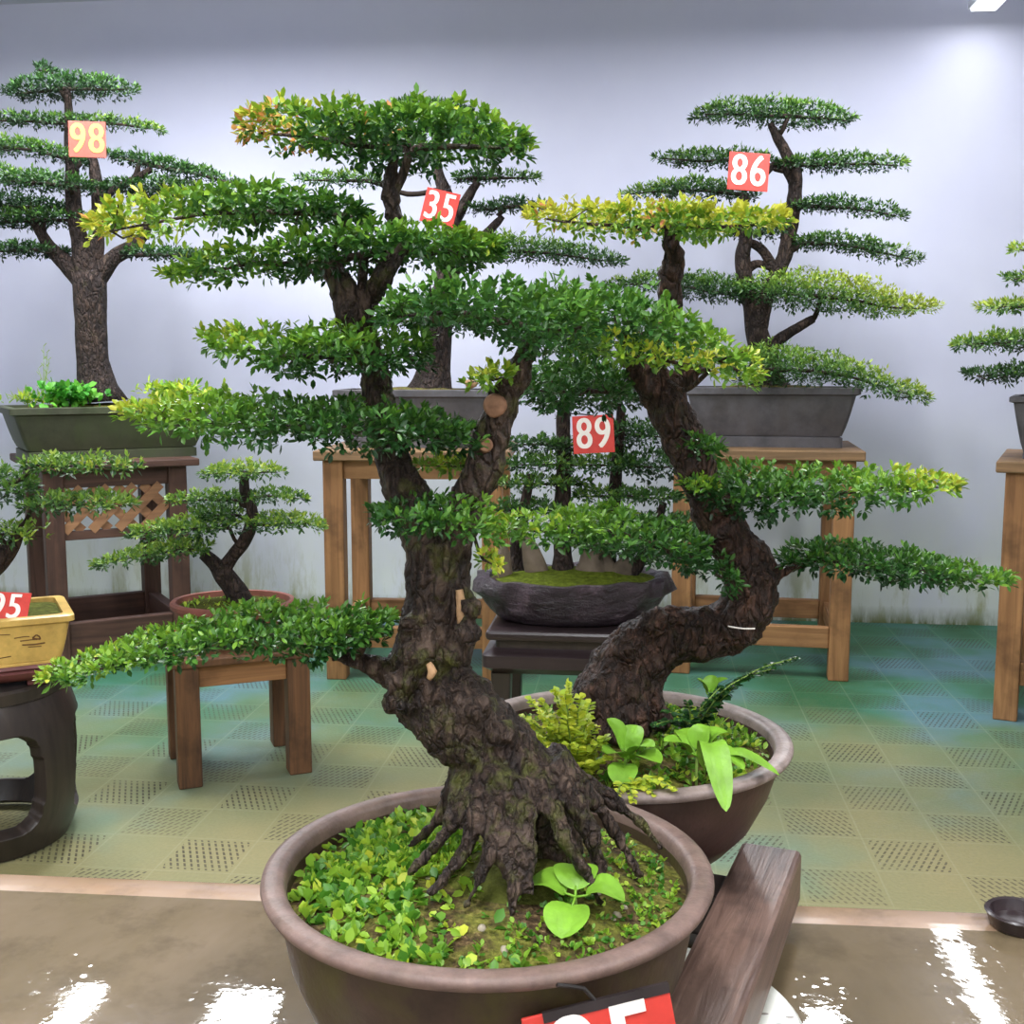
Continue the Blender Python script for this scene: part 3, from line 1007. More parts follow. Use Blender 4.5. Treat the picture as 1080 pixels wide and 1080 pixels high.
# pots' carrier: two long timbers with cross bars
dirS = Vector((math.sin(R(22.0)), math.cos(R(22.0)), 0)); perS = Vector((dirS.y, -dirS.x, 0))
ZR1, ZR0 = 0.862, 0.800
endR = Pz(814, 891, ZR1); endR.z = 0
offc = cA + (cB - cA) * 0.4
half = abs((endR - Vector((cA.x, cA.y, 0))).dot(perS))
stand = empty('timber_stand', (endR.x - perS.x * half, endR.y - perS.y * half, ZSL), math.atan2(dirS.y, dirS.x), 'wet timber rails carrying the two near round pots on the bench', 'stand')
def st_box(x0, x1, y0, y1, z0, z1, name, mat, bev=.004):
    b = MB(); b.box(x0, x1, y0, y1, z0 - ZSL, z1 - ZSL); return b.build(name, mat, stand, world=False, bevel=bev)
RW = 0.068
st_box(-1.0, 0, -half - RW / 2, -half + RW / 2, ZR0, ZR1, 'rail', SLEEPER, .006)
st_box(-0.39, 0, half - RW / 2, half + RW / 2, ZR0, ZR1, 'rail', SLEEPER, .006)
for x in (-0.10, -0.33):
    st_box(x - .03, x + .03, -half + RW / 2, half - RW / 2, ZR0 + .004, ZR1 - .012, 'cross_bar', SLEEPER_DK)
for x in (-0.06,):
    st_box(x - .035, x + .035, half - RW / 2 + .004, half + RW / 2 - .004, ZSL + .0005, ZR0, 'foot', SLEEPER_DK, .002)

# white disc under the near rail
q = Pz(846, 1075, 0.7985)
disc_m = Mat('disc_white', 0.35, 0.5)
v_ = disc_m.coord('Object')
bs = disc_m.ramp(disc_m.noise(v_, 5, 4), [(0.3, srgb(196, 198, 186)), (0.7, srgb(232, 232, 226))])
fl = disc_m.voronoi(disc_m.coord('Object', (1, 2.2, 1), (0, 0, .6)), 34)
disc_m.col(disc_m.mix(disc_m.math('MULTIPLY', disc_m.math('LESS_THAN', fl, 0.17), 0.8), bs, srgb(92, 76, 62)))
b = MB(); b.lathe([(.128, ZSL + .0005), (.15, ZSL + .004), (.15, ZR0 - .005), (.146, ZR0 - .001), (0, ZR0 - .001)], 72, Matrix.Translation((q.x - .15, q.y, 0)))
o = b.build('white_disc', disc_m.m, None, smooth=True, auto=40)
tag(o, 'round white stone disc lying on the wet bench under the timber rail', 'disc')

# ------------------------------------------------------------------ tree A
TA = Tree('potted_bonsai', 'nearest bonsai with a thick gnarled trunk leaning left out of the front round pot', 'bonsai', cA, YA, (0.0074, 0.0036), BARK_NEAR, LEAF_NEAR, True, 6, 4.4, 11, 20)
TA.chain([(576, 905, 42, .025), (566, 862, 46, .015), (546, 822, 46), (514, 785, 47), (482, 754, 48), (456, 727, 47, .005), (452, 700, 42, .005), (462, 668, 41), (464, 630, 36), (462, 600, 33), (462, 570, 32)], .10)
TA.chain([(430, 742, 30), (452, 730, 36), (470, 712, 30)], .2)
# left leader
TA.chain([(458, 590, 26), (440, 545, 24), (422, 505, 20), (410, 468, 18, .01), (402, 430, 17, .01), (396, 395, 15, .01), (384, 360, 15, .01), (372, 330, 17), (365, 310, 15), (352, 285, 12), (348, 265, 8)], .12)
TA.chain([(374, 330, 14), (392, 312, 12), (406, 292, 11, -.01), (420, 262, 10), (416, 225, 9), (410, 195, 8), (420, 160, 5)], .12)
# right leader
TA.chain([(466, 592, 26), (484, 555, 22), (498, 522, 20), (512, 485, 19), (522, 450, 20), (532, 418, 17), (545, 395, 14), (556, 372, 11), (560, 345, 8)], .13)
# burrs on the trunk
for (x, y, r) in ((436, 690, 17), (492, 668, 16), (478, 690, 14), (425, 716, 18), (500, 748, 20), (432, 655, 11), (495, 640, 12), (418, 740, 16), (530, 772, 18)):
    TA.chain([(x - 3, y - r * .5, r * .8, -.022), (x, y, r, -.026), (x + 3, y + r * .5, r * .8, -.022)], .3)
# low left limb
TA.chain([(440, 728, 17), (412, 712, 14), (392, 702, 12), (375, 695, 10), (350, 690, 8)], .15)
# roots
for seq in ([(500, 800, 20, -.01), (488, 834, 14, -.03), (476, 868, 9, -.045), (456, 896, 6, -.055), (428, 922, 4, -.06)],
            [(510, 812, 22, -.02), (502, 850, 13, -.045), (494, 886, 9, -.058), (476, 918, 6, -.066), (452, 944, 3, -.072)],
            [(524, 820, 22, -.03), (520, 858, 13, -.052), (518, 896, 8, -.066), (504, 930, 5, -.076), (490, 958, 3, -.082)],
            [(540, 826, 22, -.035), (534, 866, 15, -.054), (535, 905, 11, -.068), (541, 940, 7, -.08), (540, 968, 3, -.088)],
            [(556, 828, 18, -.03), (556, 868, 8, -.056), (560, 906, 6, -.07), (556, 946, 3, -.082)],
            [(566, 826, 20, -.025), (586, 862, 11, -.048), (602, 896, 8, -.058), (622, 930, 6, -.064), (634, 955, 3, -.068)],
            [(576, 812, 20, -.015), (604, 846, 12, -.028), (622, 880, 9, -.036), (632, 914, 7, -.04), (642, 942, 4, -.043)],
            [(584, 802, 18, -.008), (614, 832, 11, -.012), (640, 862, 8, -.014), (660, 896, 6, -.016), (676, 925, 3, -.02)],
            [(580, 794, 16, .01), (616, 822, 9, .01), (648, 846, 7, .01), (676, 868, 5, .01), (698, 896, 3, .0)],
            [(484, 812, 12, .0), (470, 848, 9, .0), (454, 874, 6, .0), (430, 894, 4, .0)],
            [(548, 830, 14, -.04), (546, 870, 6, -.062), (551, 905, 4, -.074), (564, 945, 3, -.084)]):
    TA.chain(seq, .28, seg=12)
for seq in ([(484, 622, 4, -.0205), (487, 645, 6, -.0225), (486, 668, 4, -.022)], [(452, 700, 3, -.033), (456, 708, 5, -.0355), (452, 716, 3, -.036)]):
    b = MB(); b.tube([P(p[0], p[1], YA + p[3]) for p in seq], [p[2] * TA.s for p in seq], 10, .2, 150, step=.003)
    o = b.build('bare_scar', PALE_SCAR, TA.o, smooth=True); o['label'] = 'pale bare patch where bark has come off'

pA = TA.pad
pA([(254, 132, 150), (280, 120, 158), (320, 116, 164), (360, 112, 182), (410, 103, 200), (450, 102, 202), (500, 110, 188), (535, 128, 178), (560, 148, 172)], .085, (414, 205), 0, (.62, .30, .40), red=[(250, 322, .30), (395, 425, .06)], top=.34, rb=6, twigs=16)
pA([(98, 238, 258), (140, 222, 252), (190, 206, 246), (240, 200, 242), (290, 196, 248), (340, 200, 246), (385, 215, 244)], .075, (350, 262), -.02, (.84, .40, .22), top=.22, rb=5, red=[(100, 128, .05)])
pA([(180, 288, 302), (215, 274, 306), (255, 262, 292), (300, 258, 298), (345, 246, 300), (400, 232, 292), (450, 238, 288), (500, 244, 290), (528, 254, 280)], .08, (380, 315), 0, (.52, .25, .44), top=.25, rb=6, twigs=14)
pA([(404, 322, 350), (440, 306, 350), (490, 298, 356), (540, 300, 380), (580, 300, 388), (622, 310, 378)], .085, (556, 372), -.05, (.26, .22, .30), top=.16, rb=6, dens=1.1)
pA([(220, 350, 368), (258, 345, 388), (300, 344, 402), (350, 346, 402), (400, 348, 402), (450, 352, 394)], .08, (392, 385), -.01, (.58, .34, .24), top=.25, rb=5)
pA([(135, 430, 446), (175, 417, 456), (220, 416, 470), (275, 418, 476), (330, 422, 472), (380, 418, 486), (430, 422, 482), (480, 444, 482), (508, 458, 478)], .08, (404, 448), -.015, (.68, .18, .18), top=.18, rb=5)
pA([(394, 536, 552), (425, 524, 566), (470, 520, 566), (505, 524, 576), (522, 545, 588)], .055, (450, 548), -.04, (.18, .22, .45), top=.15, rb=4)
pA([(508, 578, 600), (522, 582, 608), (532, 590, 604)], .02, (500, 566, -.03), -.045, (.62, .7, .84), top=.2, rb=2, twigs=2)
pA([(490, 398, 408), (512, 390, 412), (538, 388, 406)], .03, (530, 420), -.03, (.62, .6, .5), top=.2, rb=2, twigs=3)
pA([(440, 486, 496), (470, 482, 500), (500, 484, 498)], .03, (505, 500), .03, (.55, .6, .5), top=.15, rb=2, twigs=3)
pA([(46, 706, 722), (90, 692, 718), (140, 668, 708), (190, 654, 702), (240, 640, 694), (290, 634, 698), (340, 632, 706), (385, 630, 702), (412, 642, 680)], .075, (372, 694), -.02, (.52, .30, .26), top=.24, rb=7, twigs=16, dens=1.15)
TA.finish(.0032, .009, .016)
for (x, y, r, dy) in ((522, 428, 11, -.0178), (512, 470, 7, -.016)):     # sawn-off branch stubs
    c = P(x, y, YA + dy); b = MB()
    b.tube([c + Vector((0, .012, 0)), c, c + Vector((0, -.002, 0))], [r * TA.s * 1.15, r * TA.s * 1.1, r * TA.s * .85], 16, .08, 120)
    o = b.build('cut_stub', CUT, TA.o, smooth=True, auto=50); o['label'] = 'pale sawn branch stub'

PROF_A = [(0, 0), (.118, 0), (.127, .005), (.148, .030), (.162, .066), (.168, .100), (.1695, .122), (.1635, .122), (.160, .09), (0, .09)]
RIM_A = [(.163, .096), (.1638, .120), (.1645, .129), (.1675, .1335), (.172, .1345), (.179, .1345), (.1836, .1325), (.1845, .129), (.1825, .1245), (.176, .1215), (.1645, .119), (.1645, .096), (.163, .096)]
def prof_at(p, k, z0): return [(r * k, z * 1.0 + z0) for r, z in p]
round_pot(TA.o, prof_at(PROF_A, 1, .862), CLAY_BROWN, prof_at(RIM_A, 1, .862), CLAY_RIM, .975, .1634, .020, SOIL)

rgA = np.random.default_rng(5)
def soil_pt(c, z, r, dome, x, y):
    q2 = ((x - c.x) ** 2 + (y - c.y) ** 2) / (r * r)
    return (x, y, z + dome * max(0, 1 - q2))
def disc_pts(rng, c, z, r, dome, n, cond):
    out = []
    while len(out) < n:
        a, q = rng.uniform(0, 2 * PI), math.sqrt(rng.uniform(0, 1)) * .97
        x, y = c.x + r * q * math.cos(a), c.y + r * q * math.sin(a)
        if rng.uniform() < cond((x - c.x) / r, (y - c.y) / r): out.append(soil_pt(c, z, r, dome, x, y))
    return out
cl = lambda v: max(0.0, min(1.0, v))
pts = disc_pts(rgA, cA, .976, .160, .020, 430, lambda x, y: cl(-x * 1.6 + .1) + cl(-y - .55) * .5)
scatter_weeds(TA.o, rgA, pts, (.0105, .0074), 4, (.3, .8), LEAF_WEED, 'ground_cover', up=1.0, spread=.8)
pts = disc_pts(rgA, cA, .976, .160, .020, 420, lambda x, y: cl(x * 1.2 + .1) * .8 + cl(-y - .3) * .6)
scatter_weeds(TA.o, rgA, pts, (.0048, .0036), 4, (.2, .8), LEAF_WEED, 'ground_cover', up=1.0, spread=.8)
pts = disc_pts(rgA, cA, .977, .160, .020, 260, lambda x, y: 1.0 if (x + .35) ** 2 + (y - .1) ** 2 < .08 else 0.0)
scatter_weeds(TA.o, rgA, pts, (.007, .0022), 6, (.5, .85), LEAF_WEED, 'moss_tuft', up=1.2, spread=.7)
soil(TA.o, lambda a, q: (.078 * q * math.cos(a) + .022, .066 * q * math.sin(a) - .012), .984, .022, MOSS_DK, nm='moss_patch')
for _ in range(26):
    a, q = rgA.uniform(0, 6.28), rgA.uniform(.3, .95)
    p = soil_pt(cA, .975, .160, .020, cA.x + .15 * q * math.cos(a), cA.y + .15 * q * math.sin(a))
    r = rgA.uniform(.0022, .005)
    b = MB(); b.lathe([(0, -r * .6), (r * .8, -r * .4), (r, 0), (r * .7, r * .5), (0, r * .7)], 9, Matrix.Translation(p) @ Matrix.Rotation(a, 4, 'Z'), 1, .75)
    b.build('pebble', PEBBLE, TA.o, smooth=True)

LEAF_SEED = plain('seedling_leaf', srgb(118, 164, 48), 0.45, 0.4, 0.16, 90, 0.3)
STEM_G = plain('seedling_stem', srgb(124, 150, 70), 0.6, 0.3, 0.2, 60, 0)
def seedling(T, base, leaves, w, h=.0, name='seedling'):
    b = MB()
    top = base + Vector((0, 0, h))
    b.tube([base - Vector((0, 0, .006)), top], [.0016, .0013], 6)
    st = b.build(name, STEM_G, T)
    for tip, rise in leaves:
        b = MB(); tip = Vector(tip)
        st_ = top + (tip - top) * .18
        mid = (top + tip) / 2 + Vector((0, 0, rise))
        vs, fs = blade([st_, mid, tip], w, 12)
        b.add(vs, fs); b.tube([top, st_ + (mid - st_) * .25], [.0011, .0008], 5)
        o = b.build('leaf', LEAF_SEED, st, smooth=True)
        o.location = (0, 0, 0)
        me = o.data
        for v in me.vertices: pass
s0 = Pz(607, 946, 1.0)
def rel(px, py, dz=0.0, z=1.0):
    q = Pz(px, py, z + dz); return q
_seed_parent = TA.o
def seedling2(T, base, leaves, w, stem_len):
    """stem and leaves are sub-parts of one seedling; coordinates stay in the tree's frame"""
    b = MB(); b.tube([base - Vector((0, 0, stem_len)), base], [.0018, .0014], 6)
    st = b.build('seedling', STEM_G, T)
    for tip, rise in leaves:
        b = MB(); tip = Vector(tip)
        s_ = base + (tip - base) * .2
        mid = (base + tip) / 2 + Vector((0, 0, rise))
        vs, fs = blade([s_, mid, tip], w, 12)
        b.add(vs, fs); b.tube([base, s_ + (mid - s_) * .3], [.0012, .0008], 5)
        off = Vector(T.location)
        b.v = [tuple(Vector(v) - off) for v in b.v]
        b.build('leaf', LEAF_SEED, st, smooth=True, world=False)
    return st
seedling2(TA.o, s0, [(rel(553, 936), .008), (rel(659, 950), .008), (rel(607, 912, .012), .004), (rel(592, 990, -.012), .004)], .034, .024)

# ------------------------------------------------------------------ tree B
TB = Tree('potted_bonsai', 'bonsai with a wet trunk bent sharply right, in the second round pot from the front', 'bonsai', cB, YB, (0.0094, 0.0045), BARK_NEAR2, LEAF_NEAR, True, 6, 4.2, 23, 20)
TB.chain([(640, 770, 52, .0), (650, 735, 46), (668, 700, 38), (695, 675, 33), (725, 668, 29), (752, 665, 27), (778, 655, 29), (794, 628, 29), (788, 598, 26), (770, 570, 24), (752, 538, 22), (738, 505, 21), (724, 470, 22), (708, 438, 22), (694, 412, 22), (684, 394, 19)], .11)
TB.chain([(690, 405, 15), (672, 385, 12), (655, 370, 8)], .12)
TB.chain([(690, 408, 15), (715, 400, 12), (738, 385, 9), (750, 372, 6)], .12)
TB.chain([(686, 400, 15, .02), (698, 360, 13, .03), (706, 320, 12, .03), (710, 285, 12, .02), (709, 260, 9, .01), (705, 240, 6)], .15)
TB.chain([(806, 612, 13), (824, 604, 8), (838, 597, 6), (858, 590, 5)], .15)
TB.chain([(742, 510, 9), (765, 525, 6), (790, 522, 4)], .15)
TB.chain([(765, 560, 9), (740, 585, 6, -.02), (705, 580, 4, -.03)], .15)
for (x, y, r, d) in ((660, 680, 22, -.02), (690, 655, 18, -.02), (638, 720, 20, -.02), (712, 650, 16, -.01), (742, 652, 15, -.01), (798, 610, 17, -.012), (782, 668, 17, -.01), (626, 742, 18, -.01), (762, 560, 12, -.015), (735, 655, 14, -.02)):
    TB.chain([(x - 4, y - r * .4, r * .8, d), (x, y, r, d - .006), (x + 4, y + r * .4, r * .8, d)], .32)
for seq in ([(640, 725, 26, -.02), (622, 748, 16, -.03), (606, 762, 8, -.035)], [(655, 730, 24, -.03), (650, 760, 16, -.05), (648, 785, 8, -.06)],
            [(670, 715, 22, -.01), (690, 745, 14, -.02), (700, 770, 8, -.03)], [(660, 720, 22, -.03), (672, 752, 13, -.045), (678, 780, 7, -.055)]):
    TB.chain(seq, .2, seg=12)
pB = TB.pad
pB([(556, 222, 238), (595, 218, 244), (645, 216, 256), (700, 214, 260), (750, 218, 258), (800, 220, 250), (828, 226, 242)], .12, (708, 262), 0, (.84, .62, .80), red=[(556, 590, .07), (668, 695, .15)], top=.34, rb=4)
pB([(560, 312, 378), (600, 298, 382), (640, 300, 384), (690, 318, 388), (735, 342, 394), (770, 364, 404), (794, 390, 412)], .12, (672, 385), -.1, (.24, .26, .66), top=.16, rb=6, dens=1.1)
pB([(600, 350, 380), (640, 352, 386), (700, 365, 392), (760, 382, 404)], .08, (700, 398), -.14, (.5, .62, .74), top=.2, rb=3, dens=.6)
pB([(548, 388, 425), (580, 380, 442), (625, 380, 440), (668, 385, 436)], .10, (672, 392), .05, (.2, .18, .2), top=.14, rb=4)
pB([(722, 500, 525), (755, 490, 552), (795, 488, 556), (840, 490, 546), (885, 490, 546), (930, 494, 532), (970, 498, 528), (1008, 502, 522)], .085, (790, 522), 0, (.14, .30, .66), top=.22, rb=4)
pB([(828, 586, 600), (850, 570, 606), (890, 566, 616), (930, 570, 622), (975, 578, 622), (1020, 594, 620), (1060, 604, 614)], .08, (858, 590), 0, (.16, .16, .42), top=.2, rb=4)
pB([(514, 545, 562), (555, 546, 572), (600, 538, 576), (650, 530, 590), (700, 542, 604), (742, 558, 618)], .09, (705, 580, -.03), -.05, (.52, .34, .14), top=.22, rb=4)
pB([(718, 462, 482), (738, 456, 490), (757, 466, 488)], .05, (728, 478), -.02, (.2, .2, .3), top=.15, rb=3, twigs=4)
pB([(722, 505, 516), (738, 500, 520), (752, 506, 518)], .04, (735, 500), -.03, (.5, .55, .6), top=.15, rb=2, twigs=3)
pB([(740, 585, 605), (765, 580, 640), (775, 600, 630)], .03, (770, 590), -.05, (.12, .14, .2), top=.1, rb=2, twigs=3, dens=.6)
TB.finish(.0042, .012, .022)
sc = [P(640, 700, YB - .055), P(652, 690, YB - .055)]
b = MB()
for sgn in (-1, 1):
    c = P(783, 663, YB - .042)
b.tube([P(768, 660.5, YB - .036), P(773, 661.5, YB - .041), P(784, 663, YB - .043), P(796, 663, YB - .040)], [.0009] * 4, 6, step=.004)
o = b.build('tie', TAG_WHITE, TB.o); o['label'] = 'thin white tie around the bent trunk'
kB = .194 / .1845
PROF_B = [(0, 0), (.118, 0), (.128, .005), (.150, .030), (.168, .066), (.176, .092), (.1775, .110), (.1715, .110), (.165, .08), (0, .08)]
RIM_B = [(r * kB, z - .012) for r, z in RIM_A]
round_pot(TB.o, prof_at(PROF_B, 1, .862), CLAY_BROWN2, prof_at(RIM_B, 1, .862), CLAY_RIM2, .963, .1714, .028, SOIL)
rgB = np.random.default_rng(9)
pts = disc_pts(rgB, cB, .966, .167, .028, 360, lambda x, y: cl(x * 1.3 + .2) + cl(-y) * .4)
scatter_weeds(TB.o, rgB, pts, (.0095, .005), 5, (.25, .85), LEAF_WEED, 'ground_cover', up=1.0, spread=.8)
pts = disc_pts(rgB, cB, .966, .167, .028, 160, lambda x, y: cl(-x * 1.3) + .1)
scatter_weeds(TB.o, rgB, pts, (.006, .0035), 4, (.25, .8), LEAF_WEED, 'ground_cover', up=1.0, spread=.8)

def fern(T, base, tips, name='fern', mat=None, lw=.0042, ll=.014, age=(.66, .95)):
    b = MB(); Cs, Ds, Ns, Ls, Ws, As = [], [], [], [], [], []
    rng = np.random.default_rng(len(tips) * 7)
    for tip in tips:
        tip = Vector(tip); mid = (base + tip) / 2 + Vector((0, 0, .3 * (tip - base).length * .5))
        path, _ = smooth_path([base, mid, tip], [0] * 3, .0035)
        b.tube(path[::3] + [tip], [.0009] * len(path[::3]) + [.0005], 4)
        for i, p in enumerate(path[3:]):
            u = (i + 3) / len(path)
            t = (path[min(i + 4, len(path) - 1)] - path[i + 2]).normalized()
            sd = t.cross(Vector((0, 0, 1))).normalized()
            for sg in (-1, 1):
                d = (sd * sg + t * .55 + Vector(rng.normal(size=3) * .22)).normalized()
                Cs.append(p); Ds.append(d); Ns.append((0, 0, 1.0)); Ls.append(ll * (1.1 - .8 * u)); Ws.append(lw); As.append(rng.uniform(*age))
    st = b.build(name, STEM_G, T)
    f = leaf_mesh('frond', np.array(Cs, float), np.array([tuple(d) for d in Ds]), np.array(Ns) + rng.normal(size=(len(Cs), 3)) * .3, np.array(Ls), np.array(Ws), np.array(As), mat or LEAF_WEED, T, True)
    f.parent = st
    return st
fb = P(605, 835, 1.155)
tips = [P(x, y, 1.155 + d) for x, y, d in ((558, 738, .0), (572, 752, -.02), (585, 728, .01), (600, 722, .0), (612, 735, -.01), (598, 758, -.03), (620, 758, .0), (565, 775, -.03), (582, 790, -.04), (600, 785, -.04), (630, 780, -.02), (618, 805, -.04), (575, 812, -.03), (640, 800, -.03), (592, 742, .01), (606, 770, -.02), (560, 760, -.01), (622, 742, .02), (588, 768, -.01), (570, 740, .015), (550, 756, .0), (596, 732, -.015), (610, 748, -.015), (578, 764, -.025), (568, 792, -.03), (610, 790, -.03), (628, 766, .01), (604, 772, .0), (590, 802, -.045), (640, 778, .0))]
o = fern(TB.o, fb, tips, 'fern', None, .0078, .023, (.78, 1.0)); o['label'] = 'bright yellow-green feathery fern at the front left of the pot'
# broad-leaved seedlings
def pb(x, y, d): return P(x, y, YB + d)
s1 = pb(660, 800, -.13)
seedling2(TB.o, s1, [(pb(640, 758, -.12), .008), (pb(690, 788, -.15), .006), (pb(672, 765, -.11), .006), (pb(640, 795, -.15), .004), (pb(697, 805, -.16), .006), (pb(655, 830, -.17), .004)], .030, .05)
s2 = pb(735, 798, -.13)
seedling2(TB.o, s2, [(pb(785, 812, -.16), .012), (pb(700, 782, -.14), .006), (pb(768, 772, -.12), .010), (pb(822, 818, -.15), .012), (pb(766, 856, -.225), .04), (pb(715, 770, -.1), .008), (pb(745, 765, -.12), .01)], .027, .05)
s3 = pb(748, 735, -.03)
seedling2(TB.o, s3, [(pb(735, 716, -.03), .004), (pb(768, 716, -.03), .006), (pb(752, 712, -.02), .004), (pb(762, 738, -.05), .004)], .018, .05)
# yellow spray over the rims between the pots
o = fern(TB.o, pb(660, 826, -.165), [pb(668, 845, -.20), pb(650, 840, -.20), pb(690, 838, -.19), pb(712, 832, -.19), pb(684, 828, -.18)], 'yellow_sprig', None, .006, .012, (.8, 1.0))
# dark shrubby weed reaching right
o = fern(TB.o, pb(730, 775, -.06), [pb(840, 694, -.04), pb(815, 705, -.03), pb(790, 712, -.05), pb(760, 725, -.06), pb(725, 740, -.08), pb(700, 750, -.09), pb(745, 740, -.07), pb(715, 760, -.1), pb(690, 765, -.1)], 'dark_sprig', LEAF_NEAR, .007, .014, (.02, .28))

# red tag hung on the rim of the front pot
ct = P(640, 1120, 1.2 * .61 - .012)
number_tag('95', ct, .104, .082, 'large red number tag with a black top edge, in front of the nearest pot', tilt=R(9), lean=R(-12), turn=R(8),
           wire=(cA.x + .05, cA.y - .178, .990), border=TAG_BLACK)
# ================================================================== the trees further back
def rect_pot(T, c, rz, hx, hy, z0, h, mat, bot=.84, lip=.025, foot=.02, lean_mat=None, soil_mat=SOIL, dome=.03, th=.03, name='pot', soil_drop=.02):
    """a tapered rectangular pot with a lip, a hollow top, a plinth and a bed of soil"""
    M = Matrix.Translation((c.x, c.y, 0)) @ Matrix.Rotation(rz, 4, 'Z')
    lh = lip * 1.1
    b = MB()
    secs = [(hx * bot * .98, hy * bot * .98, .02, z0), (hx * bot * .98, hy * bot * .98, .02, z0 + foot), (hx * bot * .94, hy * bot * .94, .02, z0 + foot * 1.15), (hx * bot * .94, hy * bot * .94, .02, z0 + foot * 1.2)]
    for i in range(6):
        u = i / 5
        k = bot * .97 + (1 - .05 - bot * .97) * (u ** .8)
        secs.append((hx * k, hy * k, .022, z0 + foot * 1.2 + (h - lh - foot * 1.2) * u))
    secs += [(hx, hy, .02, z0 + h - lh * .8), (hx, hy, .02, z0 + h - .004), (hx - .006, hy - .006, .02, z0 + h), (hx - th, hy - th, .018, z0 + h),
             (hx - th - .003, hy - th - .003, .018, z0 + h - .05)]
    b.rloft(secs, M)
    o = b.build(name, mat, T, smooth=True, auto=35)
    soil(T, rect_fn(hx - th + .004, hy - th + .004), z0 + h - soil_drop, dome, soil_mat, rz, c=c)
    return o


FAR = dict(hi=False, per=5, cover=3.8)
# ------------------------------------------------------------------ 86
YE = (c86.y)
cE = Vector((P(812, 408, YE).x, YE, HT))
TE = Tree('potted_bonsai', 'tall tiered bonsai in the long slate grey pot carrying number 86', 'bonsai', cE, YE, (.024, .0092), BARK_FAR, LEAF_FAR, seed=31, **FAR)
TE.chain([(812, 412, 22), (808, 392, 15), (803, 368, 13), (797, 345, 11), (793, 322, 9), (786, 295, 8), (783, 270, 8), (786, 250, 7), (778, 225, 5), (786, 205, 4)])
TE.chain([(800, 345, 10), (808, 315, 8), (818, 290, 8), (828, 268, 8), (833, 240, 8), (838, 210, 8), (838, 182, 7), (828, 160, 6), (820, 145, 5), (812, 130, 3)])
TE.chain([(806, 372, 9), (822, 358, 6), (842, 345, 5), (858, 336, 4)])
TE.chain([(838, 195, 5), (822, 172, 4), (806, 185, 3)]); TE.chain([(786, 285, 6), (800, 278, 4), (818, 285, 4)]); TE.chain([(820, 292, 6), (805, 265, 5), (790, 255, 4)])
pE = TE.pad
kw = dict(top=.3, rb=3, twigs=8)
pE([(732, 118, 126), (755, 106, 132), (790, 101, 138), (830, 102, 141), (870, 110, 138), (900, 124, 132)], .22, (820, 145), 0, (.32, .34, .36), **kw)
pE([(690, 164, 168), (720, 160, 176), (750, 156, 182), (785, 158, 178), (815, 165, 176)], .16, (830, 180), 0, (.34, .28, .25), **kw)
pE([(822, 170, 180), (850, 162, 184), (890, 160, 184), (925, 165, 180), (957, 173, 177)], .16, (838, 188), 0, (.28, .3, .42), **kw)
pE([(656, 203, 208), (690, 193, 210), (730, 187, 212), (765, 190, 214), (800, 200, 212)], .16, (783, 225), 0, (.45, .32, .22), **kw)
pE([(834, 212, 226), (860, 208, 226), (890, 209, 226), (925, 216, 230), (953, 225, 234)], .16, (836, 228), 0, (.22, .28, .34), **kw)
pE([(770, 236, 252), (795, 232, 256), (830, 236, 252)], .14, (786, 250), 0, (.2, .2, .2), **kw)
pE([(836, 250, 264), (865, 244, 266), (900, 250, 268), (940, 262, 275), (970, 272, 279)], .18, (830, 266), 0, (.26, .34, .38), **kw)
pE([(640, 297, 304), (680, 288, 310), (720, 286, 316), (760, 290, 326), (790, 298, 322)], .2, (795, 330), .05, (.45, .32, .28), **kw)
pE([(778, 294, 318), (815, 286, 330), (860, 284, 336), (900, 292, 338), (945, 310, 338), (988, 320, 330)], .24, (858, 336), -.08, (.34, .58, .88), top=.34, rb=3, twigs=10)
pE([(774, 372, 402), (810, 362, 412), (850, 370, 408), (890, 376, 412), (935, 396, 420), (978, 414, 428)], .2, (812, 396), -.30, (.34, .42, .62), top=.3, rb=3, twigs=10)
TE.finish()
rect_pot(TE.o, cE, Y86, .395, .24, HT, .275, CLAY_GREY, foot=.045, lip=.035)
number_tag('86', P(789.5, 181, YE - .30), .178, .165, 'upright red tag reading 86 hanging in the tall tree on the right', tilt=R(-4), lean=R(-6), wire=P(800, 164, YE - .10))

# ------------------------------------------------------------------ 35
YD = c35.y
cDp = Vector((P(440, 408, YD).x, YD, HT))
TD_ = Tree('potted_bonsai', 'dark bonsai mostly hidden behind the crown of the nearest tree, carrying number 35', 'bonsai', cDp, YD, (.024, .0092), BARK_FAR, LEAF_FAR, seed=41, **FAR)
TD_.chain([(455, 412, 26), (458, 390, 18), (462, 350, 14), (468, 310, 12), (474, 270, 10), (478, 235, 9), (470, 205, 7), (462, 180, 5), (458, 130, 3)])
TD_.chain([(474, 290, 8), (495, 268, 5), (515, 245, 5), (530, 228, 3)]); TD_.chain([(476, 240, 7), (495, 205, 5), (505, 192, 3)])
pD = TD_.pad
pD([(410, 108, 122), (440, 103, 130), (480, 108, 130), (500, 118, 128)], .2, (458, 140), 0, (.22, .22, .22), **kw)
pD([(312, 188, 193), (340, 183, 196), (370, 182, 198), (400, 186, 196)], .16, (465, 200), 0, (.4, .38, .3), **kw)
pD([(478, 184, 194), (505, 179, 195), (540, 182, 193), (568, 186, 190)], .16, (503, 194), 0, (.2, .24, .34), **kw)
pD([(495, 218, 226), (520, 211, 228), (548, 210, 224), (578, 214, 222)], .16, (526, 228), 0, (.16, .16, .2), **kw)
pD([(480, 252, 276), (515, 246, 280), (555, 248, 280), (600, 256, 281), (658, 273, 282)], .2, (500, 275), 0, (.42, .36, .22), **kw)
pD([(400, 330, 350), (440, 322, 352), (500, 325, 352)], .2, (465, 345), 0, (.3, .3, .3), **kw)
TD_.finish()
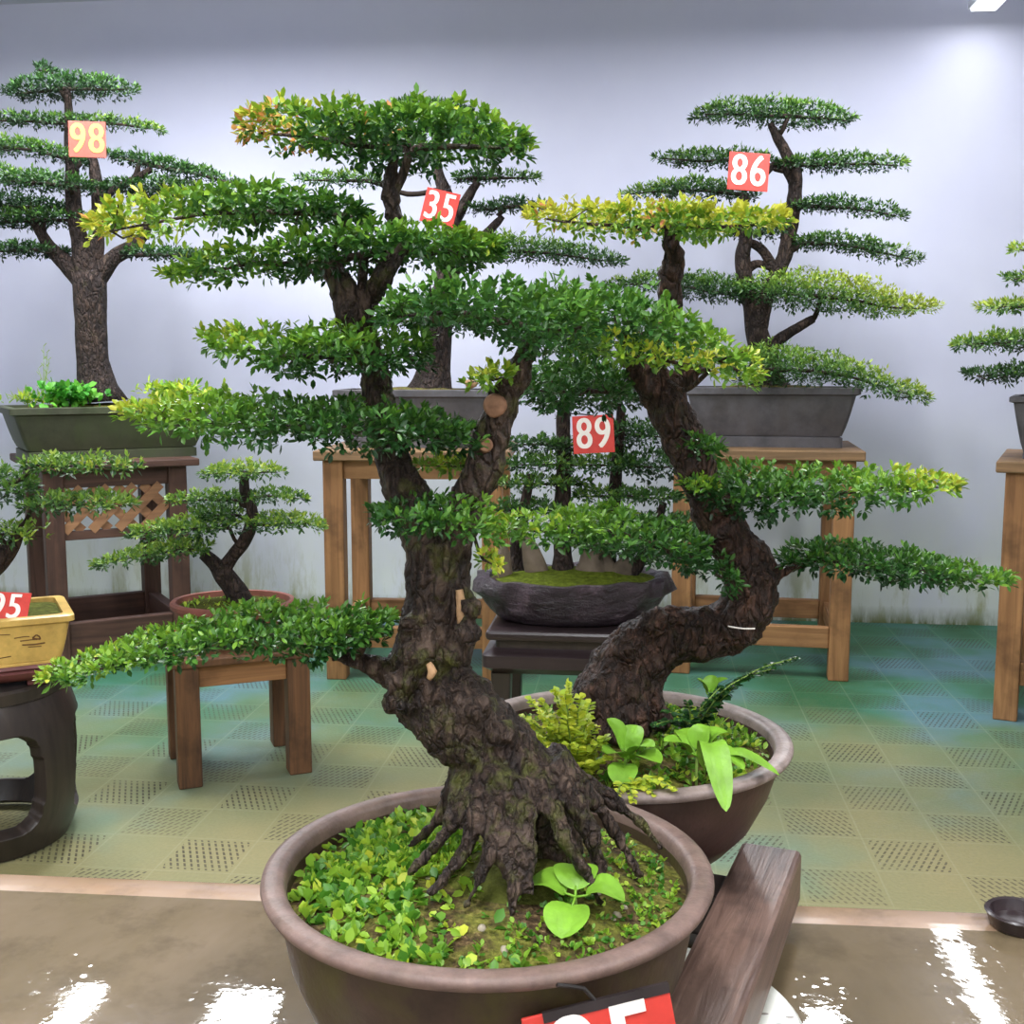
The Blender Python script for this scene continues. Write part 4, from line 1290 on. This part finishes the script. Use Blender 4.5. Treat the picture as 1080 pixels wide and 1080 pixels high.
rect_pot(TD_.o, cDp, Y35, .36, .23, HT, .265, CLAY_GREY, foot=.045, lip=.035)
for x, y, r in ((497, 404, .026),):
    p = P(x, y, YD - .13); b = MB(); b.lathe([(0, -r), (r * .8, -r * .6), (r, 0), (r * .8, r * .5), (0, r * .75)], 12, Matrix.Translation(p), 1.2, .8)
    b.build('stone', PALE_SCAR, TD_.o, smooth=True)
number_tag('35', P(464, 219, YD - .27), .155, .15, 'tilted red tag reading 35 behind the top of the nearest tree', tilt=R(-14), lean=R(-4), turn=R(-10), wire=P(475, 196, YD - .05))

# ------------------------------------------------------------------ 98
YC = cC.y
cCp = Vector((cC.x, cC.y, HC)) - sx_ * .03
YC = cCp.y
TC = Tree('potted_bonsai', 'tall tiered bonsai with a straight bare trunk carrying number 98 at the left', 'bonsai', cCp, YC, (.024, .0092), BARK_FAR, LEAF_FAR, seed=51, **FAR)
TC.chain([(105, 424, 30), (103, 408, 21), (98, 380, 17), (96, 340, 16), (95, 305, 17), (94, 288, 18)])
TC.chain([(90, 300, 12), (70, 278, 9), (52, 260, 7), (40, 240, 5), (30, 225, 4)]); TC.chain([(90, 296, 13), (85, 260, 9), (78, 220, 8), (76, 180, 7), (74, 145, 6), (72, 110, 4), (70, 88, 3)])
TC.chain([(102, 292, 12), (120, 272, 8), (142, 258, 7), (155, 240, 5), (160, 215, 4)]); TC.chain([(97, 290, 10), (102, 250, 8), (104, 215, 7), (100, 180, 6), (96, 160, 4)])
TC.chain([(104, 215, 6), (120, 200, 4), (140, 190, 4), (160, 178, 3)])
pC = TC.pad
pC([(8, 96, 104), (30, 82, 112), (55, 75, 112), (85, 76, 108), (115, 82, 105), (145, 92, 96)], .2, (72, 105), 0, (.14, .12, .3), **kw)
pC([(40, 68, 78), (48, 66, 82), (58, 72, 84)], .06, None, 0, (.1, .1, .1), top=.1, rb=2, twigs=3)
pC([(-30, 124, 134), (20, 117, 136), (60, 122, 136), (110, 121, 137), (145, 127, 138), (172, 137, 140)], .22, (74, 140), 0, (.34, .26, .46), **kw)
pC([(-40, 148, 160), (0, 144, 164), (40, 148, 168), (75, 156, 180), (95, 166, 182)], .22, (76, 178), 0, (.44, .36, .18), **kw)
pC([(108, 157, 168), (140, 159, 178), (175, 165, 188), (210, 174, 192), (245, 188, 198), (268, 197, 202)], .22, (140, 190), 0, (.18, .18, .3), **kw)
pC([(-40, 178, 196), (10, 175, 204), (50, 180, 206), (90, 186, 208), (110, 194, 206)], .22, (78, 206), -.05, (.38, .3, .16), **kw)
pC([(112, 194, 210), (145, 188, 214), (180, 185, 212), (210, 192, 208)], .2, (158, 214), .05, (.14, .18, .3), **kw)
pC([(-45, 206, 226), (0, 200, 232), (40, 206, 230), (70, 212, 226)], .22, (40, 238), 0, (.12, .1, .1), **kw)
pC([(-35, 228, 242), (10, 224, 243), (60, 222, 240), (105, 226, 238)], .22, (46, 245), 0, (.3, .26, .2), **kw)
pC([(-30, 262, 272), (10, 256, 272), (40, 256, 270), (68, 262, 270)], .2, (45, 255), 0, (.3, .2, .12), **kw)
pC([(136, 264, 274), (165, 260, 276), (200, 262, 276), (228, 266, 276)], .2, (140, 258), 0, (.1, .22, .25), **kw)
TC.finish()
rect_pot(TC.o, cCp + cx_ * .018, AC, .455, .26, HC, .245, CLAY_GREEN, bot=.86, foot=.04, lip=.035)
rgC = np.random.default_rng(3)
g0 = P(72, 424, cCp.y - .18)
pts = [tuple(g0 + Vector((rgC.normal() * .06, rgC.normal() * .05, rgC.uniform(-.02, .07)))) for _ in range(130)]
scatter_weeds(TC.o, rgC, pts, (.036, .030), 3, (.2, .9), LEAF_CLOVER, 'clover_clump', up=.8, spread=.8)
g1 = P(185, 414, cCp.y - .05)
pts = [tuple(g1 + Vector((rgC.normal() * .09, rgC.normal() * .05, rgC.uniform(-.03, .03)))) for _ in range(90)]
scatter_weeds(TC.o, rgC, pts, (.04, .016), 4, (.5, .9), LEAF_WEED, 'weed_clump', up=.8, spread=.8)
g2 = P(30, 424, cCp.y - .15)
pts = [tuple(g2 + Vector((rgC.normal() * .05, rgC.normal() * .04, rgC.uniform(-.02, .02)))) for _ in range(40)]
scatter_weeds(TC.o, rgC, pts, (.04, .008), 4, (.5, .9), LEAF_WEED, 'weed_clump', up=1.2, spread=.5)
b = MB(); w0 = P(44, 424, cCp.y - .12)
for dx, y1 in ((0, 365), (6, 380), (-6, 388), (4, 372)):
    b.tube([w0, P(46 + dx * .4, 400, cCp.y - .12), P(46 + dx, y1, cCp.y - .12)], [.0022, .002, .0012], 4, step=.02)
    for q in range(4): 
        e = P(46 + dx * .8, y1 + q * 7, cCp.y - .12); b.tube([e, e + Vector((.012 * (-1) ** q, .005, .014))], [.0016, .002], 4)
b.build('dry_weed', STEM_G, TC.o)
number_tag('98', P(92, 147, YC - .30), .158, .158, 'faded tag reading 98 in yellow paint hanging in the left tall tree', TAG_PINK, TAG_GOLD, tilt=R(0), lean=R(-5), turn=R(10), wire=P(90, 126, YC - .1))

# ------------------------------------------------------------------ 89 in the rock tray
YF = cF.y
cFt = Vector((cF.x, cF.y, HF))
TF = Tree('potted_bonsai', 'multi-trunked bonsai grove in a dark rock tray, carrying number 89', 'bonsai', cFt, YF, (.021, .0090), BARK_FAR, LEAF_FAR, seed=61, **FAR)
TF.chain([(594, 612, 14), (594, 585, 10), (593, 540, 9), (595, 490, 8), (594, 440, 7), (598, 400, 4)])
TF.chain([(640, 612, 12, .05), (642, 570, 8, .05), (648, 520, 7, .05), (652, 470, 6, .03), (655, 440, 5), (650, 410, 3)])
TF.chain([(552, 610, 10, .04), (545, 580, 7, .04), (552, 540, 6), (560, 500, 4)])
TF.chain([(660, 612, 9, -.02), (676, 590, 7, -.02), (690, 560, 5), (700, 530, 4)])
pF_ = TF.pad
kf = dict(top=.26, rb=2.5, twigs=6)
pF_([(546, 395, 425), (580, 386, 440), (625, 384, 438), (670, 392, 430), (700, 405, 425)], .16, (596, 440), 0, (.22, .2, .24), **kf)
pF_([(528, 464, 474), (560, 460, 476), (600, 462, 476), (618, 466, 474)], .13, (594, 480), 0, (.2, .24, .22), **kf)
pF_([(638, 440, 470), (670, 442, 474), (715, 452, 470)], .14, (655, 470), .04, (.2, .16, .2), **kf)
pF_([(648, 474, 500), (680, 470, 512), (722, 476, 506)], .14, (652, 500), .02, (.2, .16, .2), **kf)
pF_([(534, 484, 496), (575, 478, 500), (625, 480, 500), (668, 486, 496)], .13, (595, 505), -.03, (.24, .4, .3), **kf)
pF_([(524, 506, 515), (560, 502, 517), (600, 503, 517), (622, 508, 515)], .13, (594, 520), 0, (.36, .36, .36), **kf)
pF_([(608, 518, 528), (650, 513, 532), (690, 515, 534), (722, 522, 532)], .14, (648, 530), 0, (.4, .28, .25), **kf)
pF_([(518, 530, 545), (550, 524, 550), (590, 528, 548)], .13, (552, 540), 0, (.26, .2, .3), **kf)
pF_([(620, 545, 560), (670, 538, 566), (720, 540, 570), (752, 550, 568)], .14, (690, 560), .03, (.22, .18, .2), **kf)
pF_([(600, 560, 580), (650, 560, 592), (710, 568, 600), (745, 580, 606)], .12, (690, 572), -.04, (.32, .3, .2), **kf)
TF.finish()
# the tray: a hollowed dark rock
tray_m = Mat('tray_rock', 0.3, 0.6)
v_ = tray_m.coord('Object'); n_ = tray_m.noise(v_, 9, 8, 0.7, .6)
tray_m.col(tray_m.ramp(n_, [(0.32, srgb(30, 22, 28)), (0.55, srgb(58, 44, 54)), (0.75, srgb(118, 98, 112))]))
tray_m.bump(tray_m.noise(tray_m.coord('Object', (1, 1, 2.2)), 16, 6, .7), .9, .03)
b = MB(); NS = 96
secs = [(.66, 0), (.74, .008), (.82, .035), (.90, .065), (.93, .085), (.99, .105), (1.0, .14), (.985, .155), (.93, .158), (.86, .152), (.82, .13), (0.4, .125)]
vs, fs = [], []
for i, (k, z) in enumerate(secs):
    for j in range(NS):
        a = 2 * PI * j / NS
        w_ = 1 + (.07 * mnoise.noise(Vector((math.cos(a) * 1.5, math.sin(a) * 1.5, 3))) + .085 * mnoise.noise(Vector((math.cos(a) * 5, math.sin(a) * 5, z * 22)))) * (1 if 1 < i < 10 else .3)
        zz = z + (.012 * mnoise.noise(Vector((math.cos(a) * 3, math.sin(a) * 3, 9))) if 3 < i < 10 else 0)
        vs.append((cFt.x + .352 * k * w_ * math.cos(a), cFt.y + .225 * k * w_ * math.sin(a), HF + zz))
for i in range(len(secs) - 1):
    for j in range(NS):
        j2 = (j + 1) % NS
        fs.append((i * NS + j, i * NS + j2, (i + 1) * NS + j2, (i + 1) * NS + j))
fs.append(tuple(range(NS - 1, -1, -1))); fs.append(tuple((len(secs) - 1) * NS + j for j in range(NS)))
b.add(vs, fs); o = b.build('rock_tray', tray_m.m, TF.o, smooth=True, auto=60)
soil(TF.o, lambda a, q: (.29 * q * math.cos(a), .183 * q * math.sin(a)), HF + .143, .035, MOSS, nm='moss')
STONE = plain('standing_stone', srgb(104, 92, 78), 0.75, 0.3, 0.4, 14, 0.6, .01)
for (x, y, w_, h_, ln) in ((568, 608, .040, .155, -.3), (622, 610, .058, .12, .15), (655, 606, .05, .08, .5), (530, 604, .03, .12, .0), (640, 606, .035, .10, -.2)):
    p = P(x, y, YF - .02); b = MB()
    M = Matrix.Translation((p.x, p.y, HF + .15)) @ Matrix.Rotation(ln, 4, 'Y')
    b.lathe([(w_, -.02), (w_ * 1.05, .01), (w_ * .95, h_ * .35), (w_ * .72, h_ * .7), (w_ * .35, h_ * .95), (0, h_)], 16, M, 1, .6)
    b.v = [tuple(Vector(v) + Vector((mnoise.noise(Vector(v) * 14), mnoise.noise(Vector(v) * 14 + Vector((5, 0, 0))), 0)) * .014) for v in b.v]
    b.build('stone', STONE, TF.o, smooth=True)
number_tag('89', P(626, 458, YF - .22), .134, .122, 'red tag reading 89 hanging between the two near trunks', tilt=R(3), lean=R(-4), wire=P(600, 436, YF - .02))

# ------------------------------------------------------------------ small tree on the stool
YG = cS.y + .02
cG = Vector((P(246, 632, YG).x, YG, HS))
TG = Tree('potted_bonsai', 'small bright green bonsai with a bent trunk in a terracotta pot on the low stool', 'bonsai', cG, YG, (.020, .0095), BARK_FAR, LEAF_FAR, seed=71, **FAR)
TG.chain([(256, 636, 13), (248, 622, 12), (236, 606, 11), (226, 594, 8), (214, 584, 6)])
TG.chain([(236, 600, 9), (246, 586, 7), (258, 570, 7), (265, 552, 7), (265, 535, 6), (258, 518, 6), (258, 500, 4)])
pG = TG.pad
kg = dict(top=.3, rb=2.5, twigs=6)
pG([(215, 496, 504), (235, 488, 508), (260, 485, 509), (282, 488, 506), (298, 495, 502)], .13, (258, 512), 0, (.5, .5, .55), **kg)
pG([(182, 524, 532), (205, 517, 536), (230, 517, 536), (255, 522, 534)], .12, (262, 535), 0, (.4, .4, .35), **kg)
pG([(260, 520, 530), (285, 515, 530), (305, 518, 530), (323, 524, 529)], .12, (264, 535), .02, (.36, .36, .45), **kg)
pG([(262, 546, 560), (285, 538, 566), (310, 539, 562), (330, 545, 558), (344, 556, 562)], .13, (264, 552), -.02, (.34, .45, .52), **kg)
pG([(138, 556, 568), (165, 546, 572), (200, 542, 572), (235, 545, 566), (250, 552, 564)], .13, (252, 575), -.03, (.5, .42, .34), **kg)
pG([(205, 534, 552), (228, 528, 556), (256, 534, 552)], .1, (264, 550), .03, (.34, .34, .34), **kg)
pG([(102, 592, 598), (130, 580, 598), (165, 569, 596), (195, 566, 590), (220, 572, 588)], .13, (216, 586), -.03, (.42, .48, .42), **kg)
TG.finish()
L = cG
b = MB(); b.lathe([(0, HS), (.155, HS), (.165, HS + .01), (.195, HS + .08), (.205, HS + .12), (.218, HS + .125), (.220, HS + .14), (.213, HS + .148), (.198, HS + .147), (.192, HS + .125), (0, HS + .12)], 64, Matrix.Translation((L.x, L.y, 0)), 1, .86)
b.build('pot', CLAY_TERRA, TG.o, smooth=True, auto=45)
soil(TG.o, lambda a, q: (.194 * q * math.cos(a), .166 * q * math.sin(a)), HS + .128, .02, MOSS_DK)
pts = [(L.x + rgC.uniform(-.15, .15), L.y + rgC.uniform(-.13, .05), HS + .135) for _ in range(70)]
scatter_weeds(TG.o, rgC, pts, (.02, .008), 3, (.5, .9), LEAF_WEED, 'ground_cover', up=1.0, spread=.6)
pt = P(195, 660, cS.y - .21); 
number_tag('82', Vector((pt.x - .03, cS.y - .195, HS + .045)), .12, .09, 'red tag half hidden by leaves, leaning on the terracotta pot on the stool', lean=R(-12), turn=R(20))

# ------------------------------------------------------------------ yellow pot on the barrel stool
AH = R(27)
ch, sh = Vector((math.cos(AH), math.sin(AH), 0)), Vector((-math.sin(AH), math.cos(AH), 0))
crn = Pz(74, 648, .705); crn.z = 0
cH = crn - ch * .25 + sh * .15
ZP = .567
sau = MB()
Ms = Matrix.Translation((cH.x, cH.y, 0)) @ Matrix.Rotation(AH, 4, 'Z')
sau.rloft([(.205, .118, .03, HD + .018), (.225, .136, .03, HD + .03), (.232, .142, .03, HD + .045), (.226, .136, .03, HD + .052), (.236, .146, .03, HD + .058), (.232, .142, .03, ZP - .0005), (.2, .12, .03, ZP - .0005)], Ms)
sa = empty('pot_saucer', (cH.x, cH.y, HD), 0, 'maroon glazed saucer between the yellow pot and the barrel stool', 'saucer')
sau.build('dish', CLAY_MAROON, sa, smooth=True, auto=35)
for sx in (-1, 1):
    for sy in (-1, 1):
        b = MB(); b.box(sx * .16 - .03, sx * .16 + .03, sy * .09 - .02, sy * .10 + .02, HD, HD + .0205, Ms); b.build('foot', CLAY_MAROON, sa, bevel=.004)
TH = Tree('potted_bonsai', 'bonsai in the yellow rectangular pot at the left edge, its trunk outside the photo', 'bonsai', Vector((cH.x, cH.y, ZP)), cH.y, (.022, .0095), BARK_FAR, LEAF_FAR, seed=81, **FAR)
TH.chain([(-60, 660, 22), (-45, 632, 18), (-20, 605, 15), (0, 588, 12), (14, 574, 8), (22, 556, 5)]); TH.chain([(-30, 615, 12), (-40, 570, 9), (-25, 530, 7), (-10, 505, 5)])
pH = TH.pad
pH([(30, 484, 496), (60, 480, 500), (95, 480, 502), (125, 485, 499), (147, 490, 496)], .12, (10, 510), 0, (.4, .44, .56), **kg)
pH([(-60, 490, 530), (-25, 484, 540), (5, 490, 540), (32, 505, 530)], .14, (-20, 530), 0, (.3, .3, .34), **kg)
pH([(26, 526, 540), (60, 520, 544), (95, 519, 543), (125, 525, 541), (138, 530, 536)], .12, (15, 560), -.03, (.34, .36, .5), **kg)
pH([(-20, 556, 574), (5, 548, 576), (30, 556, 570), (48, 564, 570)], .1, (14, 574), -.05, (.4, .4, .5), **kg)
TH.finish()
rect_pot(TH.o, cH, AH, .262, .16, ZP, .14, GLAZE_YEL, bot=.88, lip=.022, foot=.008, soil_mat=MOSS_DK, dome=.01, th=.028, soil_drop=.012)
# the painted motif on the front of the pot
b = MB(); Mf = Ms
yf = -.1545
def stroke(pts, w_):
    for (x0, z0), (x1, z1) in zip(pts[:-1], pts[1:]):
        t = lambda z: -.16 * (.8536 + .0964 * (max(0, z - .0096) / .106) ** .8) - .0006
        b.beam(Mf @ Vector((x0, t(z0), ZP + z0)), Mf @ Vector((x1, t(z1), ZP + z1)), w_, .0016, up=Mf.to_3x3() @ Vector((0, -1, 0)))
stroke([(.10, .084), (.125, .086), (.14, .085)], .002); stroke([(.115, .074), (.145, .075), (.16, .074)], .0025); stroke([(.15, .075), (.15, .083)], .006)
stroke([(.12, .062), (.15, .060), (.18, .062)], .0035); stroke([(.135, .054), (.17, .053)], .0022)
stroke([(.148, .080), (.158, .088), (.166, .082), (.168, .074), (.150, .078)], .004)
stroke([(.02, .095), (.06, .098), (.09, .096)], .0022); stroke([(.0, .03), (.05, .028), (.09, .032)], .0022)
b.build('painted_motif', INK, TH.o)
number_tag('95', Vector((P(4, 651, cH.y - .06).x, cH.y - .045, ZP + .165)), .125, .095, 'red tag reading 95 lying in the yellow pot', tilt=R(-6), lean=R(-38), turn=R(14))

# ------------------------------------------------------------------ tree at the right edge
YI = cI.y
cIp = Vector((P(1162, 408, YI).x, YI, HT))
TI = Tree('potted_bonsai', 'tiered bonsai at the right edge with only its branch tips showing', 'bonsai', cIp, YI, (.024, .0092), BARK_FAR, LEAF_FAR, seed=91, **FAR)
TI.chain([(1162, 420, 22), (1158, 400, 16), (1160, 350, 13), (1165, 300, 11), (1160, 260, 9), (1162, 220, 6)])
pI = TI.pad
pI([(1067, 261, 265), (1085, 257, 267), (1130, 255, 272), (1200, 258, 270)], .2, (1160, 270), 0, (.6, .4, .4), **kw)
pI([(1058, 292, 296), (1075, 289, 298), (1130, 286, 300), (1220, 290, 300)], .2, (1163, 305), 0, (.45, .36, .4), **kw)
pI([(1037, 320, 328), (1060, 317, 329), (1100, 314, 332), (1180, 318, 334)], .2, (1160, 345), 0, (.7, .36, .4), **kw)
pI([(1010, 360, 368), (1030, 353, 370), (1080, 350, 372), (1150, 350, 374)], .22, (1160, 380), 0, (.5, .34, .34), **kw)
pI([(1022, 393, 396), (1040, 392, 403), (1080, 384, 400), (1150, 380, 398)], .22, (1160, 390), 0, (.14, .24, .3), **kw)
TI.finish()
rect_pot(TI.o, cIp, YI_, .33, .23, HT, .25, CLAY_GREY)

# small dark cup at the right end of the bench
qb = Pz(1070, 957, ZSL + .018)
b = MB(); b.lathe([(0, 0), (.028, 0), (.030, .002), (.034, .014), (.036, .017), (.034, .019), (.030, .018), (.026, .006), (0, .005)], 48, Matrix.Translation((qb.x, qb.y - .01, ZSL + .0008)))
o = b.build('small_cup', LACQ2, None, smooth=True, auto=50)
tag(o, 'small dark round cup on the bench rim, cut off by the right photo edge', 'cup')

SC.view_settings.view_transform = 'Standard'
SC.view_settings.look = 'None'
SC.view_settings.gamma = 1.0
SC.view_settings.exposure = EXPO
SC.view_settings.use_curve_mapping = False
